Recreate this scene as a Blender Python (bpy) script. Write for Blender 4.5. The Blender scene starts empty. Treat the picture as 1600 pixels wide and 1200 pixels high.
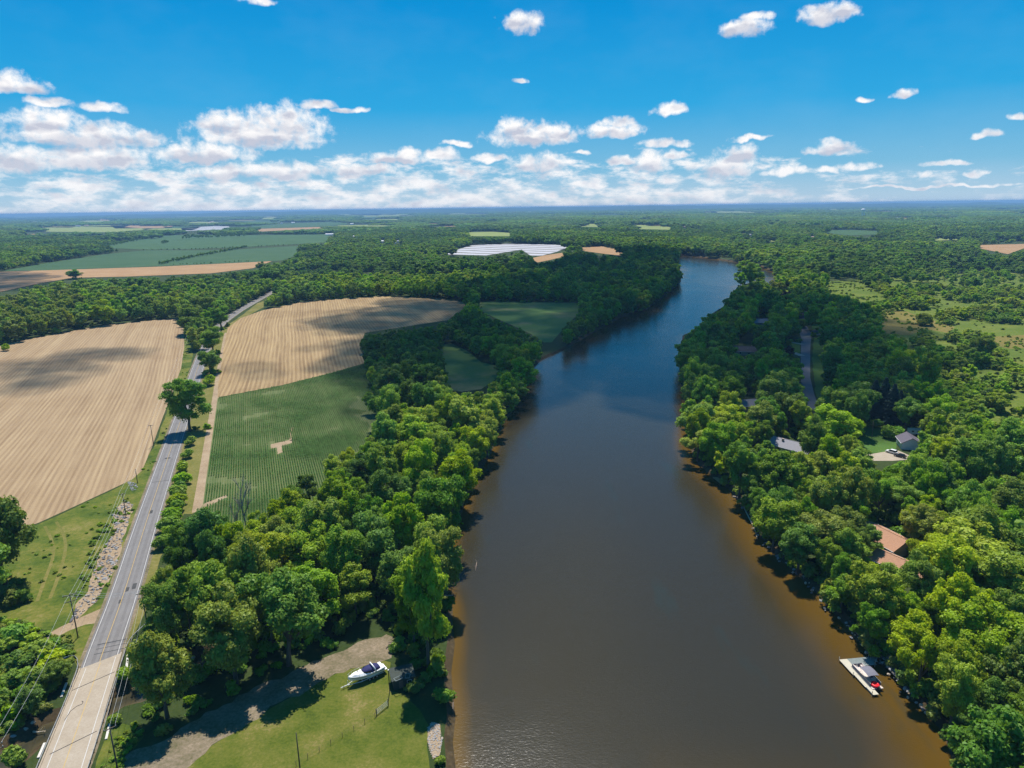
import bpy, bmesh, math, random
import numpy as np
from mathutils import Vector, Matrix
from mathutils.geometry import tessellate_polygon, delaunay_2d_cdt
rng = np.random.default_rng(7)
random.seed(7)
C = bpy.context.scene.collection
SC = bpy.context.scene
R = math.radians
# ------------------------------------------------------------------ camera
H = 100.0
F = 1067.0                      # focal length in pixels of a 1600 x 1200 frame
PITCH = math.atan((600 - 324) / F)
ROLL = math.atan(22 / 1600)
_f = Vector((0, math.cos(PITCH), -math.sin(PITCH)))
_u0 = Vector((0, math.sin(PITCH), math.cos(PITCH)))
_r0 = Vector((1, 0, 0))
CR = (_r0 * math.cos(ROLL) - _u0 * math.sin(ROLL)).normalized()
CU = (_u0 * math.cos(ROLL) + _r0 * math.sin(ROLL)).normalized()
CF = _f
cam_data = bpy.data.cameras.new('camera')
cam = bpy.data.objects.new('camera', cam_data)
C.objects.link(cam)
cam.matrix_world = Matrix(((CR.x, CU.x, -CF.x, 0), (CR.y, CU.y, -CF.y, 0), (CR.z, CU.z, -CF.z, H), (0, 0, 0, 1)))
cam_data.sensor_width = 36.0
cam_data.lens = 36.0 * F / 1600.0
cam_data.clip_start = 0.5
cam_data.clip_end = 90000
SC.camera = cam

def ray(u, v):
    return (CF * F + CR * (u - 800) + CU * (600 - v)).normalized()

def P(u, v, z=0.0):
    """the place on the level z that the photograph shows at (u, v)"""
    d = ray(u, v)
    t = (z - H) / min(d.z, -1e-4)
    return Vector((d.x * t, d.y * t, z))

_MR = np.array(CR); _MU = np.array(CU); _MF = np.array(CF)
def proj(p):
    p = np.asarray(p, dtype=float) - np.array((0, 0, H))
    w = p @ _MF
    return 800 + F * (p @ _MR) / w, 600 - F * (p @ _MU) / w

def height_for(b, vtop):
    lo, hi = 0.0, 60.0
    for _ in range(40):
        m = (lo + hi) / 2
        if proj((b.x, b.y, b.z + m))[1] > vtop: lo = m
        else: hi = m
    return lo

def inside(pu, pv, poly):
    pu = np.asarray(pu); pv = np.asarray(pv)
    r = np.zeros(pu.shape, bool)
    n = len(poly)
    for i in range(n):
        x0, y0 = poly[i]; x1, y1 = poly[(i + 1) % n]
        if y0 == y1: continue
        c = ((y0 > pv) != (y1 > pv)) & (pu < (x1 - x0) * (pv - y0) / (y1 - y0) + x0)
        r ^= c
    return r

# ------------------------------------------------------------------ tags
def tag(o, label=None, cat=None, group=None, kind=None):
    if label: o['label'] = label
    if cat: o['category'] = cat
    if group: o['group'] = group
    if kind: o['kind'] = kind
    return o

def thing(name, label, cat, loc=(0, 0, 0), rz=0.0, group=None, col=None):
    o = bpy.data.objects.new(name, None)
    (col or C).objects.link(o)
    o.location = loc; o.rotation_euler = (0, 0, rz); o.empty_display_size = 0.5
    return tag(o, label, cat, group)

# ------------------------------------------------------------------ node helper
class NT:
    def __init__(s, tree): s.t = tree
    def n(s, typ, ins=None, **props):
        nd = s.t.nodes.new(typ)
        for k, v in props.items(): setattr(nd, k, v)
        for k, v in (ins or {}).items():
            sk = nd.inputs[k]
            if isinstance(v, bpy.types.NodeSocket): s.t.links.new(v, sk)
            else: sk.default_value = v
        return nd
    def m(s, op, a, b=0.0, c=0.0, clamp=False):
        nd = s.n('ShaderNodeMath', {0: a, 1: b, 2: c}, operation=op); nd.use_clamp = clamp
        return nd.outputs[0]
    def vm(s, op, a, b=(0, 0, 0), c=None):
        ins = {0: a, 1: b}
        if c is not None: ins[2] = c
        nd = s.n('ShaderNodeVectorMath', ins, operation=op)
        return nd.outputs['Value'] if op in ('LENGTH', 'DOT_PRODUCT', 'DISTANCE') else nd.outputs['Vector']
    def noise(s, vec, scale, detail=3.0, rough=0.55, dist=0.0, out='Fac'):
        ins = {'Scale': scale, 'Detail': detail, 'Roughness': rough, 'Distortion': dist}
        if vec is not None: ins['Vector'] = vec
        return s.n('ShaderNodeTexNoise', ins).outputs[out]
    def ramp(s, fac, stops, interp='LINEAR'):
        nd = s.n('ShaderNodeValToRGB', {'Fac': fac})
        cr = nd.color_ramp; cr.interpolation = interp
        while len(cr.elements) < len(stops): cr.elements.new(0.5)
        for e, (p, c) in zip(cr.elements, stops):
            e.position = p; e.color = (*c, 1) if len(c) == 3 else c
        return nd.outputs['Color']
    def mix(s, fac, a, b, mode='MIX'):
        nd = s.n('ShaderNodeMix', data_type='RGBA', blend_type=mode)
        for k, v in ((0, fac), (6, a), (7, b)):
            if isinstance(v, bpy.types.NodeSocket): s.t.links.new(v, nd.inputs[k])
            else: nd.inputs[k].default_value = v if k == 0 else (*v, 1) if len(v) == 3 else v
        return nd.outputs[2]
    def mr(s, v, a, b, c=0.0, d=1.0, smooth=False):
        nd = s.n('ShaderNodeMapRange', {'Value': v, 'From Min': a, 'From Max': b, 'To Min': c, 'To Max': d})
        if smooth: nd.interpolation_type = 'SMOOTHSTEP'
        return nd.outputs['Result']

def mat(name):
    m = bpy.data.materials.new(name); m.use_nodes = True
    m.node_tree.nodes.clear()
    t = NT(m.node_tree)
    out = t.n('ShaderNodeOutputMaterial')
    return m, t, out

def pbr(name, col, rough=0.7, metal=0.0, var=0.12, scale=3.0, bump=0.0, spec=0.3):
    """paint, wood, metal, stone: base colour broken up by noise"""
    m, t, out = mat(name)
    co = t.n('ShaderNodeTexCoord').outputs['Object']
    nz = t.noise(co, scale, 5, 0.6)
    c = t.mix(nz, tuple(x * (1 - var * 1.6) for x in col), tuple(min(1, x * (1 + var * 1.6)) for x in col))
    b = t.n('ShaderNodeBsdfPrincipled', {'Base Color': c, 'Roughness': rough, 'Metallic': metal, 'Specular IOR Level': spec})
    if bump:
        bp = t.n('ShaderNodeBump', {'Height': nz, 'Strength': bump, 'Distance': 0.1})
        t.t.links.new(bp.outputs[0], b.inputs['Normal'])
    t.t.links.new(b.outputs[0], out.inputs[0])
    return m

# ------------------------------------------------------------------ mesh builder
class MB:
    def __init__(s): s.v = []; s.f = []; s.mi = []
    def add(s, vs, fs, mi=0):
        o = len(s.v); s.v += [tuple(x) for x in vs]; s.f += [tuple(i + o for i in f) for f in fs]; s.mi += [mi] * len(fs)
    def box(s, c, size, rz=0.0, taper=1.0, mi=0, pitch=0.0):
        hx, hy, hz = size[0] / 2, size[1] / 2, size[2] / 2
        vs = []
        for z in (-hz, hz):
            k = taper if z > 0 else 1.0
            for x, y in ((-hx, -hy), (hx, -hy), (hx, hy), (-hx, hy)):
                vs.append(Vector((x * k, y * k, z)))
        M = Matrix.Translation(c) @ Matrix.Rotation(rz, 4, 'Z') @ Matrix.Rotation(pitch, 4, 'Y')
        s.add([M @ v for v in vs], [(0, 3, 2, 1), (4, 5, 6, 7), (0, 1, 5, 4), (1, 2, 6, 5), (2, 3, 7, 6), (3, 0, 4, 7)], mi)
    def tube(s, pts, r, n=8, cap=True, mi=0):
        pts = [Vector(p) for p in pts]
        rs = r if isinstance(r, (list, tuple)) else [r] * len(pts)
        rings = []
        for i, p in enumerate(pts):
            d = (pts[min(i + 1, len(pts) - 1)] - pts[max(i - 1, 0)])
            d = d.normalized() if d.length > 1e-9 else Vector((0, 0, 1))
            a = d.orthogonal().normalized() if i == 0 else (A - d * A.dot(d)).normalized()
            A = a; b = d.cross(a)
            rings.append([p + (a * math.cos(2 * math.pi * k / n) + b * math.sin(2 * math.pi * k / n)) * rs[i] for k in range(n)])
        vs = [v for rg in rings for v in rg]; fs = []
        for i in range(len(pts) - 1):
            for k in range(n):
                k2 = (k + 1) % n
                fs.append((i * n + k, i * n + k2, (i + 1) * n + k2, (i + 1) * n + k))
        if cap:
            fs.append(tuple(range(n))[::-1]); fs.append(tuple((len(pts) - 1) * n + k for k in range(n)))
        s.add(vs, fs, mi)
    def prism(s, poly, z0, z1, mi=0):
        n = len(poly)
        tr = tessellate_polygon([[Vector((x, y, 0)) for x, y in poly]])
        vs = [(x, y, z0) for x, y in poly] + [(x, y, z1) for x, y in poly]
        fs = [tuple(t) for t in tr] + [tuple(i + n for i in t) for t in tr]
        fs += [(i, (i + 1) % n, (i + 1) % n + n, i + n) for i in range(n)]
        s.add(vs, fs, mi)
    def loft(s, secs, close=True, caps=True, mi=0):
        n = len(secs[0]); vs = [p for q in secs for p in q]; fs = []
        for i in range(len(secs) - 1):
            for k in range(n if close else n - 1):
                k2 = (k + 1) % n
                fs.append((i * n + k, i * n + k2, (i + 1) * n + k2, (i + 1) * n + k))
        if caps and close:
            fs.append(tuple(range(n))[::-1]); fs.append(tuple((len(secs) - 1) * n + k for k in range(n)))
        s.add(vs, fs, mi)
    def build(s, name, m, parent=None, smooth=False, col=None, fix=True):
        me = bpy.data.meshes.new(name)
        me.from_pydata(s.v, [], s.f)
        for x in (m if isinstance(m, (list, tuple)) else [m]): me.materials.append(x)
        if any(s.mi): me.polygons.foreach_set('material_index', s.mi)
        if fix:
            bm = bmesh.new(); bm.from_mesh(me); bmesh.ops.recalc_face_normals(bm, faces=bm.faces[:]); bm.to_mesh(me); bm.free()
        if smooth: me.polygons.foreach_set('use_smooth', [True] * len(me.polygons))
        o = bpy.data.objects.new(name, me); (col or C).objects.link(o)
        if parent is not None: o.parent = parent
        return o

def np_mesh(name, V, Q, m):
    """mesh of quads from numpy arrays"""
    me = bpy.data.meshes.new(name)
    me.vertices.add(len(V)); me.vertices.foreach_set('co', np.asarray(V, np.float32).ravel())
    nq = len(Q); k = Q.shape[1]
    me.loops.add(nq * k); me.loops.foreach_set('vertex_index', np.asarray(Q, np.int32).ravel())
    me.polygons.add(nq); me.polygons.foreach_set('loop_start', np.arange(0, nq * k, k, dtype=np.int32))
    me.update(calc_edges=True)
    if m is not None: me.materials.append(m)
    return me

# ------------------------------------------------------------------ light, sky
SUN_EL, SUN_AZ = R(62), R(-3)          # azimuth from +Y towards +X
SUN_DIR = Vector((math.sin(SUN_AZ) * math.cos(SUN_EL), math.cos(SUN_AZ) * math.cos(SUN_EL), math.sin(SUN_EL)))
sd = bpy.data.lights.new('sun', 'SUN'); sun = bpy.data.objects.new('sun', sd); C.objects.link(sun)
sd.energy = 4.8; sd.angle = R(0.53); sd.color = (1.0, 0.955, 0.88)
sun.rotation_euler = SUN_DIR.to_track_quat('Z', 'Y').to_euler(); sun.location = (0, 0, 400)

world = bpy.data.worlds.new('World'); SC.world = world; world.use_nodes = True
wt = world.node_tree; wt.nodes.clear(); w = NT(wt)
sky = w.n('ShaderNodeTexSky', sky_type='NISHITA')
sky.sun_disc = False; sky.sun_elevation = SUN_EL; sky.sun_rotation = SUN_AZ
sky.altitude = 250; sky.air_density = 1.0; sky.dust_density = 0.6; sky.ozone_density = 2.2
gen = w.n('ShaderNodeTexCoord').outputs['Generated']
sep = w.n('ShaderNodeSeparateXYZ', {0: gen})
az = w.m('ARCTAN2', sep.outputs[0], sep.outputs[1])
el = w.m('ARCSINE', sep.outputs[2])
pv = w.n('ShaderNodeCombineXYZ', {0: az, 1: el, 2: 0.0}).outputs[0]
def azel(u, v):
    d = ray(u, v); return math.atan2(d.x, d.y), math.asin(d.z)
CUMULI = [  # photograph: centre of the flat base, half width, height above it, height below it
    (5, 138, 66, 24, 10), (75, 163, 40, 9, 5), (163, 170, 36, 9, 5), (135, 215, 125, 22, 14), (75, 200, 55, 30, 8),
    (410, 216, 98, 36, 14), (445, 200, 55, 34, 12), (345, 200, 40, 24, 8), (320, 244, 78, 20, 9), (497, 162, 30, 8, 6), (545, 171, 26, 5, 4),
    (25, 255, 70, 24, 14), (150, 250, 95, 24, 14), (620, 249, 52, 11, 6), (640, 240, 22, 12, 6), (688, 243, 29, 11, 6), (765, 248, 31, 9, 5),
    (832, 216, 66, 20, 10), (810, 205, 32, 20, 8), (866, 206, 30, 16, 8), (955, 209, 48, 14, 7), (965, 195, 26, 12, 6), (815, 36, 32, 17, 16), (1162, 42, 36, 14, 14), (1180, 26, 24, 8, 7),
    (1295, 22, 46, 17, 14), (1045, 170, 25, 13, 9), (1300, 234, 38, 14, 7), (1140, 262, 44, 24, 14), (1150, 245, 30, 18, 8),
    (1020, 260, 28, 24, 10), (1035, 224, 36, 7, 5), (1050, 243, 24, 8, 5), (1232, 270, 38, 9, 6), (1290, 266, 24, 7, 5),
    (1340, 260, 26, 8, 5), (1540, 212, 28, 8, 5), (1586, 183, 20, 6, 5), (1475, 255, 36, 5, 4), (1172, 216, 28, 5, 4),
    (1415, 148, 22, 8, 6), (1354, 155, 12, 5, 4), (400, 0, 28, 8, 8), (840, 258, 42, 17, 10), (975, 250, 24, 8, 5), (715, 224, 24, 5, 4), (910, 238, 12, 4, 3), (1445, 272, 16, 6, 4), (1520, 272, 20, 7, 4), (815, 129, 10, 4, 3), (440, 270, 70, 16, 10), (560, 268, 60, 12, 8), (350, 272, 60, 14, 10), (1450, 292, 150, 2.4, 1.6)]
g = bpy.data.node_groups.new('cloud cover', 'ShaderNodeTree')
g.interface.new_socket('p', in_out='INPUT', socket_type='NodeSocketVector')
g.interface.new_socket('d', in_out='OUTPUT', socket_type='NodeSocketFloat'); g.interface.new_socket('base', in_out='OUTPUT', socket_type='NodeSocketFloat')
gn = NT(g); gi = gn.n('NodeGroupInput'); go = gn.n('NodeGroupOutput')
wob = gn.n('ShaderNodeTexNoise', {'Vector': gi.outputs[0], 'Scale': 38.0, 'Detail': 2.0}).outputs['Color']
pw = gn.vm('ADD', gi.outputs[0], gn.vm('MULTIPLY', gn.vm('SUBTRACT', wob, (0.5, 0.5, 0.5)), (0.03, 0.016, 0)))
cur = None; base = None
for ci, (u, v, hw, hu, hd) in enumerate(CUMULI):
    a0, e0 = azel(u, v); a1, _ = azel(u + hw * 1.16, v); _, e1 = azel(u, v - hu * 1.22)
    sx, sy = 1 / abs(a1 - a0), 1 / abs(e1 - e0)
    q = gn.vm('MULTIPLY_ADD', pw, (sx, sy, 0), (-a0 * sx, -e0 * sy, 0))
    q0 = q; q = gn.vm('MAXIMUM', q, gn.vm('MULTIPLY', q, (1, -hu / hd, 0)))
    L = gn.vm('DOT_PRODUCT', q, q)
    cur = L if cur is None else gn.m('MINIMUM', cur, L)
    if hw * hu > 380:
        bb = gn.m('SUBTRACT', gn.m('SUBTRACT', 1.0, L), gn.m('MULTIPLY', gn.vm('DOT_PRODUCT', q0, (0, 1, 0)), 1.5))
        base = bb if base is None else gn.m('MAXIMUM', base, bb)
sp = gn.n('ShaderNodeSeparateXYZ', {0: gi.outputs[0]})
# the field of small cumuli that closes up towards the horizon
nearh = gn.mr(sp.outputs[1], 0.004, 0.085, 1.0, 0.15)
sides = gn.mr(sp.outputs[0], 0.22, 0.52, 0.0, 0.75)
ps = gn.vm('MULTIPLY', gi.outputs[0], (1.0, 2.7, 1.0))
nb = gn.noise(ps, 19.0, 5.0, 0.62)
band = gn.m('SUBTRACT', gn.m('SUBTRACT', gn.m('MULTIPLY', nearh, 0.66), sides), gn.mr(sp.outputs[1], 0.060, 0.092, 0.0, 1.3))
band = gn.m('ADD', band, gn.m('MULTIPLY', gn.m('SUBTRACT', nb, 0.535), 5.2))
fb = gn.noise(gi.outputs[0], 60.0, 6.0, 0.62)
cum = gn.m('ADD', gn.m('SUBTRACT', 0.97, cur), gn.m('MULTIPLY', gn.m('SUBTRACT', fb, 0.51), 2.7))
g.links.new(gn.m('MAXIMUM', cum, band), go.inputs[0]); g.links.new(base, go.inputs[1])
def cov(vec):
    nd = wt.nodes.new('ShaderNodeGroup'); nd.node_tree = g; wt.links.new(vec, nd.inputs[0]); return nd.outputs
d0, bs = cov(pv)
alpha = w.mr(d0, -0.30, 0.95, 0, 1, True)
pn = w.vm('MULTIPLY', pv, (1, 1.7, 1))
n0 = w.noise(pn, 26.0, 4.0, 0.5); n1 = w.noise(w.vm('ADD', pn, (0.003, 0.018, 0)), 26.0, 4.0, 0.5)
lit = w.mr(w.m('SUBTRACT', n0, n1), -0.22, 0.08)
lit = w.m('ADD', lit, w.mr(d0, 0.2, 1.0, 0.3, 0.0), clamp=True)
lit = w.m('SUBTRACT', lit, w.m('MULTIPLY', w.mr(bs, 0.35, 1.25, 0, 1, True), 0.75), clamp=True)
ccol = w.mix(lit, (5.6, 5.9, 7.0), (10.5, 10.3, 10.2))
ccol = w.mix(w.mr(el, 0.0, 0.09, 0.42, 0.0), ccol, (6.6, 7.4, 8.5))
nish = w.n('ShaderNodeHueSaturation', {'Hue': 0.488, 'Saturation': 1.5, 'Value': 0.95, 'Color': sky.outputs[0]}).outputs[0]
grad = w.ramp(w.mr(el, 0.0, 0.5), [(0.0, (.50, .66, .80)), (0.10, (.19, .50, .74)), (0.26, (.024, .38, .75)), (0.5, (.002, .285, .68)), (1.0, (.003, .18, .48))])
skyc = w.mix(0.97, nish, w.vm('MULTIPLY', grad, (10, 10, 10)))
veil = w.m('MULTIPLY', w.mr(w.noise(w.vm('MULTIPLY', pv, (1, 2, 1)), 6.0, 4, 0.6), 0.45, 0.8), 0.05)
skyc = w.mix(veil, skyc, (7.0, 8.2, 9.4))
up = w.m('GREATER_THAN', el, -0.02)
full = w.mix(w.m('MULTIPLY', alpha, up), skyc, ccol)
bg = w.n('ShaderNodeBackground', {'Color': full, 'Strength': 0.074})
wo = w.n('ShaderNodeOutputWorld'); wt.links.new(bg.outputs[0], wo.inputs[0])
world.cycles.sampling_method = 'MANUAL'; world.cycles.sample_map_resolution = 512

SC.view_settings.view_transform = 'Standard'; SC.view_settings.look = 'None'
SC.view_settings.exposure = 0.45; SC.view_settings.gamma = 1.0
cy = SC.cycles
cy.max_bounces = 5; cy.diffuse_bounces = 3; cy.glossy_bounces = 2; cy.transmission_bounces = 3
cy.volume_bounces = 0; cy.transparent_max_bounces = 24; cy.sample_clamp_indirect = 3.0
cy.use_denoising = True; cy.denoiser = 'OPENIMAGEDENOISE'; cy.denoising_input_passes = 'RGB_ALBEDO_NORMAL'; cy.denoising_prefilter = 'NONE'
cy.caustics_reflective = False; cy.caustics_refractive = False
# ------------------------------------------------------------------ ground materials
def ground_mat(name, stops, scale=0.05, fine=1.2, rough=0.95, bump=0.25, bdist=0.3, finemix=0.5, lo=0.28, hi=0.72):
    m, t, out = mat(name)
    co = t.n('ShaderNodeTexCoord').outputs['Object']
    a = t.noise(co, scale, 6, 0.62); b = t.noise(co, fine, 5, 0.7)
    f = t.m('ADD', t.m('MULTIPLY', a, 1 - finemix), t.m('MULTIPLY', b, finemix))
    f = t.mr(f, lo, hi)
    c = t.ramp(f, stops)
    s = t.n('ShaderNodeBsdfPrincipled', {'Base Color': c, 'Roughness': rough, 'Specular IOR Level': 0.1})
    bp = t.n('ShaderNodeBump', {'Height': b, 'Strength': bump, 'Distance': bdist})
    t.t.links.new(bp.outputs[0], s.inputs['Normal']); t.t.links.new(s.outputs[0], out.inputs[0])
    return m

def row_mat(name, dark, light, p0, p1, spacing, stops_big, bend=6.0, amt=0.6, furrow=0.35, broad=14.0, rowamp=0.19):
    """a worked field: rows run from p0 to p1"""
    m, t, out = mat(name)
    co = t.n('ShaderNodeTexCoord').outputs['Object']
    dx, dy = (p1 - p0).x, (p1 - p0).y; L = math.hypot(dx, dy)
    nx, ny = dy / L, -dx / L
    wv = t.noise(co, 0.004, 1, 0.4)
    off = t.m('MULTIPLY', t.m('SUBTRACT', wv, 0.5), bend * 1.3)
    s0 = t.vm('DOT_PRODUCT', co, (nx, ny, 0)); s0 = t.m('ADD', s0, off)
    l0 = t.vm('DOT_PRODUCT', co, (dx / L, dy / L, 0))
    st = t.n('ShaderNodeCombineXYZ', {0: s0, 1: t.m('MULTIPLY', l0, 0.02), 2: 0.0}).outputs[0]
    rows = t.m('ADD', t.m('MULTIPLY', t.m('SINE', t.m('MULTIPLY', s0, 2 * math.pi / spacing)), 0.5), 0.5)
    streak = t.noise(st, 0.9, 5, 0.7); streak2 = t.noise(st, 0.12, 3, 0.5)
    passes = t.m('ADD', t.m('MULTIPLY', t.m('SINE', t.m('MULTIPLY', s0, 2 * math.pi / broad)), 0.5), 0.5)
    crumbs = t.noise(co, 1.1, 5, 0.7)
    f = t.m('ADD', t.m('MULTIPLY', rows, rowamp), t.m('MULTIPLY', streak, 0.85))
    f = t.m('ADD', f, t.m('MULTIPLY', streak2, 0.35)); f = t.m('ADD', f, t.m('MULTIPLY', passes, 0.07))
    f = t.m('ADD', f, t.m('MULTIPLY', crumbs, 0.4))
    f = t.mr(f, 0.72, 1.38)
    c = t.mix(f, dark, light)
    big = t.ramp(t.mr(t.noise(co, 0.012, 5, 0.6), 0.3, 0.7), stops_big)
    c = t.mix(amt, c, big, 'MULTIPLY')
    s = t.n('ShaderNodeBsdfPrincipled', {'Base Color': c, 'Roughness': 0.95, 'Specular IOR Level': 0.08})
    bp = t.n('ShaderNodeBump', {'Height': t.m('ADD', rows, t.m('MULTIPLY', crumbs, 0.8)), 'Strength': furrow, 'Distance': 0.2})
    t.t.links.new(bp.outputs[0], s.inputs['Normal']); t.t.links.new(s.outputs[0], out.inputs[0])
    return m

M_floor = ground_mat('woodland floor', [(0, (0.018, 0.03, 0.009)), (0.5, (0.035, 0.055, 0.014)), (1, (0.07, 0.075, 0.03))], 0.03, 0.9)
M_meadow = ground_mat('rough meadow grass', [(0, (0.035, 0.065, 0.010)), (0.35, (0.075, 0.105, 0.014)), (0.65, (0.13, 0.135, 0.024)), (1, (0.21, 0.175, 0.06))], 0.075, 0.8, bump=0.5, finemix=0.34, lo=0.36, hi=0.64)
M_lawn = ground_mat('mown lawn grass', [(0, (0.038, 0.060, 0.008)), (0.35, (0.078, 0.102, 0.012)), (0.68, (0.125, 0.126, 0.024)), (1, (0.225, 0.175, 0.07))], 0.11, 1.6, finemix=0.4, lo=0.34, hi=0.66)
M_shade_lawn = ground_mat('garden lawn grass', [(0, (0.04, 0.10, 0.02)), (0.6, (0.07, 0.14, 0.025)), (1, (0.14, 0.15, 0.05))], 0.06, 1.2)
M_verge = ground_mat('mown verge grass', [(0, (0.07, 0.09, 0.014)), (0.5, (0.15, 0.14, 0.035)), (1, (0.26, 0.20, 0.08))], 0.06, 0.9)
M_brownmeadow = ground_mat('dry brown meadow grass', [(0, (0.09, 0.10, 0.02)), (0.5, (0.17, 0.14, 0.035)), (1, (0.24, 0.17, 0.06))], 0.03, 0.5)
M_dirt = ground_mat('bare tan dirt', [(0, (0.19, 0.13, 0.075)), (0.5, (0.31, 0.225, 0.14)), (1, (0.43, 0.335, 0.23))], 0.12, 1.5)
M_gravel = ground_mat('grey brown gravel', [(0, (0.055, 0.065, 0.02)), (0.3, (0.12, 0.105, 0.055)), (0.6, (0.21, 0.165, 0.11)), (1, (0.36, 0.28, 0.20))], 0.16, 1.4, bump=0.6)
M_crop = ground_mat('green crop leaves', [(0, (0.035, 0.075, 0.026)), (0.5, (0.052, 0.105, 0.036)), (1, (0.08, 0.135, 0.045))], 0.012, 0.2)
M_crop2 = ground_mat('dull green crop leaves', [(0, (0.035, 0.075, 0.03)), (0.5, (0.048, 0.098, 0.038)), (1, (0.075, 0.12, 0.05))], 0.012, 0.2)
M_wheat = ground_mat('ripe orange tan grain', [(0, (0.25, 0.145, 0.065)), (0.5, (0.34, 0.205, 0.10)), (1, (0.41, 0.27, 0.15))], 0.02, 0.2)
M_hay = ground_mat('pale yellow green hay', [(0, (0.15, 0.20, 0.05)), (0.5, (0.22, 0.26, 0.07)), (1, (0.33, 0.31, 0.12))], 0.02, 0.2)
M_shadefield = ground_mat('young green crop with bare soil', [(0, (0.07, 0.135, 0.035)), (0.5, (0.10, 0.17, 0.045)), (0.7, (0.19, 0.19, 0.07)), (1, (0.36, 0.26, 0.13))], 0.018, 0.3, finemix=0.2)
M_sand = ground_mat('wet brown sand', [(0, (0.035, 0.028, 0.014)), (0.5, (0.07, 0.05, 0.025)), (1, (0.15, 0.105, 0.055))], 0.15, 1.0)
M_stubbleA = row_mat('pale stubble with rows', (0.245, 0.165, 0.095), (0.47, 0.35, 0.205), P(160, 700), P(240, 520), 2.2,
                     [(0, (0.74, 0.68, 0.62)), (0.5, (0.96, 0.95, 0.93)), (1, (1.0, 1.0, 0.98))])
M_stubbleB = row_mat('golden stubble with rows', (0.215, 0.14, 0.072), (0.50, 0.365, 0.19), P(400, 600), P(425, 495), 2.6,
                     [(0, (0.6, 0.55, 0.5)), (0.5, (0.95, 0.93, 0.9)), (1, (1.0, 1.0, 0.95))], bend=10, broad=17)
M_cornsoil = row_mat('soil between corn rows', (0.075, 0.11, 0.035), (0.19, 0.19, 0.085), P(316, 790), P(340, 622), 0.9,
                     [(0, (0.8, 0.85, 0.7)), (1, (1.0, 1.0, 1.0))], bend=0.4, broad=5)
def stripe_mat(name, a, b, p0, p1, spacing):
    m, t, out = mat(name); co = t.n('ShaderNodeTexCoord').outputs['Object']; d = (p1 - p0).normalized()
    s0 = t.m('ADD', t.vm('DOT_PRODUCT', co, (d.y, -d.x, 0)), t.m('MULTIPLY', t.noise(co, 0.004, 3), 40.0))
    f = t.m('ADD', t.m('SINE', t.m('MULTIPLY', s0, 2 * math.pi / spacing)), t.m('MULTIPLY', t.m('SUBTRACT', t.noise(co, 0.03, 4), 0.5), 1.4))
    c = t.mix(t.mr(f, -0.75, -0.15), a, b)
    s = t.n('ShaderNodeBsdfPrincipled', {'Base Color': c, 'Roughness': 0.8}); t.t.links.new(s.outputs[0], out.inputs[0]); return m
M_plastic = stripe_mat('white plastic mulch rows', (0.13, 0.12, 0.10), (0.40, 0.39, 0.42), P(720, 388), P(880, 394), 62.0)
M_asphalt = ground_mat('grey asphalt', [(0, (0.125, 0.117, 0.113)), (0.5, (0.168, 0.157, 0.152)), (1, (0.215, 0.20, 0.193))], 0.3, 4, bump=0.1, bdist=0.02)
M_lane = ground_mat('weathered asphalt lane', [(0, (0.12, 0.115, 0.118)), (0.5, (0.165, 0.16, 0.165)), (1, (0.21, 0.20, 0.20))], 0.3, 4, bump=0.1, bdist=0.02)
M_conc = ground_mat('worn concrete', [(0, (0.28, 0.225, 0.165)), (0.5, (0.355, 0.295, 0.225)), (1, (0.43, 0.37, 0.30))], 0.25, 2.5, bump=0.08, bdist=0.02)
M_yellow = pbr('yellow road paint', (0.46, 0.31, 0.10), 0.8, var=0.15)
M_white = pbr('white road paint', (0.50, 0.485, 0.46), 0.8, var=0.15)

def ring_world(poly, z): return [P(u, v, z) for u, v in poly]
def dens(pts, step):
    r = []
    for i, p in enumerate(pts):
        q = pts[(i + 1) % len(pts)]; n = max(1, int((q - p).length / step))
        r += [p.lerp(q, k / n) for k in range(n)]
    return r
def sheet_world(name, pts, z, m, label, cat, kind='structure'):
    """one flat polygon"""
    tr = tessellate_polygon([[Vector((p.x, p.y, 0)) for p in pts]])
    mb = MB(); mb.add([(p.x, p.y, z) for p in pts], [tuple(t) for t in tr])
    o = mb.build(name, m, fix=False)
    me = o.data
    if sum(p.normal.z for p in me.polygons) < 0: me.flip_normals()
    return tag(o, label, cat, kind=kind)
def wobble(pts, step, amp):
    pts = dens(pts, step); o = []
    ph = random.random() * 9
    for i, p in enumerate(pts):
        q = pts[(i + 1) % len(pts)]; d = (q - p); 
        n = Vector((d.y, -d.x, 0)).normalized() if d.length > 1e-6 else Vector((0, 0, 0))
        o.append(p + n * amp * (math.sin(i * 0.9 + ph) * 0.5 + random.uniform(-0.6, 0.6)))
    return o
def sheet(name, poly, z, m, label, cat, step=None, amp=0.6):
    pts = [P(u, v, z) for u, v in poly]
    if step: pts = wobble(pts, step, amp)
    return sheet_world(name, pts, z, m, label, cat)
def strip(name, line, w0, z, m, label, cat, w1=None):
    """a band along a line of places; width w0 (or one per point)"""
    n = len(line); vs = []; fs = []
    for i, p in enumerate(line):
        d = line[min(i + 1, n - 1)] - line[max(i - 1, 0)]; nn = Vector((-d.y, d.x, 0)).normalized()
        wd = w0[i] if isinstance(w0, (list, tuple)) else w0
        a = p + nn * wd / 2; b = p - nn * wd / 2
        vs += [(a.x, a.y, z), (b.x, b.y, z)]
        if i: fs.append((2 * i - 2, 2 * i - 1, 2 * i + 1, 2 * i))
    mb = MB(); mb.add(vs, fs); o = mb.build(name, m, fix=False)
    if sum(p.normal.z for p in o.data.polygons) < 0: o.data.flip_normals()
    return tag(o, label, cat, kind='structure')
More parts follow.
